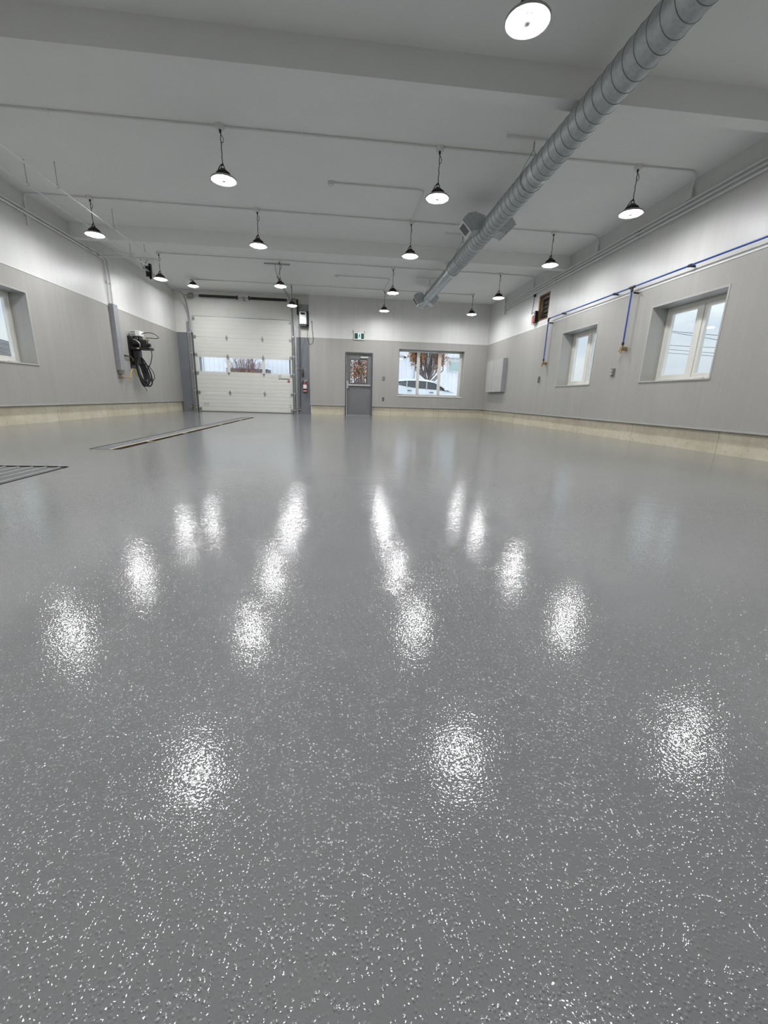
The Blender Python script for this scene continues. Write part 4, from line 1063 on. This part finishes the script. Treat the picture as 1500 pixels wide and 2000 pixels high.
def shed():
    r = thing('shed', (-5.7, 28.6, -0.15), 'low dark grey shed outside, behind the bare bush', 'shed')
    MB().box(-7.0, -4.55, 27.8, 29.2, -0.15, 2.15).build('walls', M['shed'], r)
    m = MB(); m.prism([(27.6, 2.15), (29.4, 2.15), (29.4, 2.30), (27.6, 2.22)], 'x', -7.1, -4.45); m.build('roof', M['snow'], r)
shed()
def branchy(name, loc, label, cat, n_stems, height, spread, trunk_r, mat_w, leaf, seed, trunk_h=0.0, leaf_zone=None):
    rnd = random.Random(seed); x0, y0, z0 = loc
    r = thing(name, loc, label, cat)
    m = MB(); tips = []
    if trunk_h: m.tube([(x0, y0, z0), (x0+0.02, y0, z0+trunk_h*0.5), (x0+0.04, y0, z0+trunk_h)], trunk_r, 10, radii=[trunk_r*1.25, trunk_r, trunk_r*0.8])
    for i in range(n_stems):
        a = rnd.uniform(0, 2*PI); sp = spread*rnd.uniform(0.25, 1.0); zb = z0+trunk_h*rnd.uniform(0.55, 1.0)
        p0 = Vector((x0, y0, zb)); p3 = Vector((x0+math.cos(a)*sp, y0+math.sin(a)*sp*0.6, z0+height*rnd.uniform(0.75, 1.0)))
        p1 = p0.lerp(p3, 0.3)+Vector((math.cos(a)*sp*0.34, math.sin(a)*sp*0.2, -0.15)); p2 = p0.lerp(p3, 0.65)+Vector((rnd.uniform(-.06, .06), rnd.uniform(-.06, .06), 0))
        rr = trunk_r*rnd.uniform(0.22, 0.5)
        m.tube([p0, p1, p2, p3], rr, 6, radii=[rr, rr*0.75, rr*0.5, rr*0.2])
        if leaf:
            for j in range(7): tips.append(p1.lerp(p3, rnd.uniform(0.0, 0.8))+Vector((rnd.uniform(-.22, .22)*spread, rnd.uniform(-.1, .1), rnd.uniform(-.1, .1))))
        for j in range(5):
            t = rnd.uniform(0.10, 0.95); b = p1.lerp(p3, t)
            dv = Vector((rnd.uniform(-1, 1), rnd.uniform(-.6, .6), rnd.uniform(0.3, 1.4))).normalized()*spread*rnd.uniform(0.2, 0.5)
            m.tube([b, b+dv*0.5+Vector((0, 0, 0.02)), b+dv], rr*0.3, 5, radii=[rr*0.35, rr*0.22, rr*0.08]); tips += [b+dv, b+dv*0.6, b+dv*0.85, b+dv*0.4]
    m.build('branches', mat_w, r)
    if leaf:
        l = MB()
        for t in tips:
            if leaf_zone and not leaf_zone(t.x-x0, t.z-z0): continue
            for q in range(leaf):
                p = t+Vector((rnd.gauss(0, .07), rnd.gauss(0, .07), rnd.gauss(0, .09)))
                u = Vector((rnd.uniform(-1, 1), rnd.uniform(-1, 1), rnd.uniform(-1, 1))).normalized()*rnd.uniform(.035, .07); w = u.orthogonal().normalized()*u.length*0.6
                l.quad(p-u, p+w*0.9, p+u, p-w*0.9)
        o = l.build('leaves', M['leaf'], r, recalc=False); o['kind'] = 'stuff'
branchy('tree', (5.08, 25.0, -0.15), 'leaf-shedding tree outside the back window, behind the white car', 'tree', 38, 5.2, 1.4, 0.11, M['bark'], 16, 11, 2.5, lambda dx, dz: abs(dx+0.05) > 0.30)
branchy('tree', (1.1, 23.5, -0.15), 'brown-leaved tree outside, seen through the grey door glass', 'tree', 24, 4.2, 1.0, 0.09, M['bark'], 4, 5, 0.9)
branchy('bush', (-5.35, 25.5, -0.15), 'bare reddish bush outside the middle garage door pane', 'bush', 85, 3.1, 1.15, 0.07, M['twig'], 1, 8, 0.3, lambda dx, dz: dz < 2.0)

def car():
    y0, y1 = 20.6, 22.35; g = 0.0
    r = thing('car', (4.05, 21.5, -0.02), 'white hatchback car parked outside the back window', 'car')
    # lower body: cross-sections along x (x, z_sill, z_belt, inset)
    secs = [(1.85, .45, 1.05, .18), (1.97, .30, 1.25, .06), (2.45, .25, 1.33, .01), (2.73, .24, 1.27, 0), (3.14, .22, 1.20, 0), (3.61, .22, 1.14, 0), (4.15, .22, 1.11, 0),
            (4.66, .22, 1.08, 0), (5.1, .22, 1.03, .01), (5.5, .23, 1.0, .02), (5.9, .26, .92, .07), (6.2, .32, .78, .20), (6.3, .42, .63, .34)]
    m = MB(); rings = []
    for x, a, b, ins in secs:
        Y0, Y1 = y0+ins, y1-ins; mid = (a+b)/2
        ring = [(x, Y0+.04, a), (x, Y0, mid-.1), (x, Y0+.005, mid+.12), (x, Y0+.06, b), (x, (Y0+Y1)/2, b+.02), (x, Y1-.06, b), (x, Y1-.005, mid+.12), (x, Y1, mid-.1), (x, Y1-.04, a)]
        rings.append([m.bm.verts.new(p) for p in ring])
    for A, B in zip(rings, rings[1:]):
        for k in range(len(A)):
            f = m.bm.faces.new((A[k], A[(k+1) % len(A)], B[(k+1) % len(A)], B[k])); f.smooth = True
    m.bm.faces.new(rings[0][::-1]); m.bm.faces.new(rings[-1])
    m.build('body', M['car_white'], r)
    def shell(name, sc, mt, lo_in, hi_in, crown):
        q = MB(); rg = []
        for x, zb, zt in sc:
            rg.append([q.bm.verts.new((x, yy, zz)) for yy, zz in ((y0+lo_in, zb), (y0+hi_in, zt), ((y0+y1)/2, zt+crown), (y1-hi_in, zt), (y1-lo_in, zb))])
        for A, B in zip(rg, rg[1:]):
            for k in range(5):
                f = q.bm.faces.new((A[k], A[(k+1) % 5], B[(k+1) % 5], B[k])); f.smooth = True
        q.bm.faces.new(rg[0][::-1]); q.bm.faces.new(rg[-1]); return q.build(name, mt, r, sharp=0.9)
    belt = [(2.2, 1.30), (2.45, 1.30), (2.73, 1.24), (3.14, 1.17), (3.61, 1.11), (4.15, 1.08), (4.66, 1.05), (4.88, 1.02), (5.39, 0.98), (5.5, 0.97)]
    top = [1.32, 1.36, 1.43, 1.48, 1.50, 1.48, 1.405, 1.35, 1.06, 0.99]
    shell('cabin_glass', [(x, z, t) for (x, z), t in zip(belt, top)], M['car_glass'], 0.055, 0.25, 0.02)
    shell('roof', [(2.05, 1.25, 1.38), (2.45, 1.355, 1.47), (2.75, 1.43, 1.52), (3.22, 1.48, 1.57), (3.75, 1.495, 1.59), (4.16, 1.475, 1.565), (4.66, 1.395, 1.47)], M['car_white'], 0.225, 0.27, 0.03)
    for side in (0, 1):
        Y = (lambda d: y0+d) if side == 0 else (lambda d: y1-d)
        k = MB(); k.hexa([(4.55, Y(.22), 1.40), (4.62, Y(.27), 1.40), (5.47, Y(.10), .97), (5.42, Y(.045), .97), (4.55, Y(.22), 1.49), (4.62, Y(.27), 1.48), (5.52, Y(.10), 1.03), (5.48, Y(.045), 1.03)])
        k.build('windscreen_pillar', M['car_white'], r)
        for x, zb, zt in ((3.15, 1.16, 1.48), (4.12, 1.07, 1.48)):
            k = MB(); w = .028
            k.hexa([(x-w, Y(.045), zb), (x+w, Y(.045), zb), (x+w, Y(.09), zb), (x-w, Y(.09), zb), (x-w+.04, Y(.235), zt), (x+w+.04, Y(.235), zt), (x+w+.04, Y(.28), zt), (x-w+.04, Y(.28), zt)])
            k.build('door_pillar', M['lamp_rim'], r)
        mm = MB(); mm.sphere((5.05, Y(-.09), 1.13), .09, 12, 8, (1.0, .9, .7)); mm.build('wing_mirror', M['car_white'], r)
        for x in (2.65, 5.35):
            yy = Y(.10)
            wl = MB(); wl.lathe([(0, -.11), (.19, -.11), (.20, -.105), (.31, -.10), (.325, -.06), (.325, .06), (.31, .10), (0, .10)], (x, yy, .305), 'y', 28); w = wl.build('wheel', M['tyre'], r)
            MB().lathe([(0, -.118 if side == 0 else .112), (.19, -.114 if side == 0 else .108)], (x, yy, .305), 'y', 20).build('hub_cap', M['alu'], w)
        for x, z in ((3.29, 1.02), (4.36, .96)):
            hd = MB(); hd.box(x-.10, x+.10, Y(-.02), Y(.02), z-.012, z+.014); hd.build('door_handle', M['black_metal'], r)
    MB().box(5.98, 6.17, y0+.16, y1-.16, .60, .72).build('headlamp', M['black_metal'], r, bevel=.02)
car()
def hill():
    m = MB(); rnd = random.Random(2); n = 60; rows = 8; V = []
    for i in range(n+1):
        y = -60+400*i/n; top = 13.4+2.0*math.sin(i*.33)+1.2*math.sin(i*.9+1)+(y-85)*-0.02
        V.append([m.bm.verts.new((-62-60*j/rows+rnd.uniform(-1, 1), y, -0.2+max(0, top)*math.sin(PI/2*min(1, j/(rows*.6)))*(1 if j <= rows*.6 else 1-(j-rows*.6)/(rows*.9)))) for j in range(rows+1)])
    for a, b in zip(V, V[1:]):
        for j in range(rows):
            f = m.bm.faces.new((a[j], b[j], b[j+1], a[j+1])); f.smooth = True
    m.build('hill', M['hill'], kind='structure')
hill()
wires = [((30, 45, 8.75), (30, 30, 5.65), 'highest overhead wire outside the nearer right window'), ((30, 45, 8.95), (30, 30, 5.15), 'second overhead wire from the top outside the nearer right window'),
         ((30, 45, 7.1), (30, 30, 4.82), 'third overhead wire from the top outside the nearer right window'), ((30, 45, 6.8), (30, 30, 4.35), 'fourth overhead wire from the top outside the nearer right window'), ((30, 45, 6.35), (30, 30, 4.15), 'lowest overhead wire outside the nearer right window')]
for i, (a, b, lab) in enumerate(wires):
    q = 1+0.06*i; A, B = Vector(a)*q, Vector(b)*q; d = B-A
    tag(MB().tube([A-d*0.4+Vector((0, 0, .15)), A, (A+B)/2-Vector((0, 0, .05)), B, B+d*0.5+Vector((0, 0, .5))], 0.022, 6).build('power_line', M['wire']), lab, 'power line', 'overhead wires')
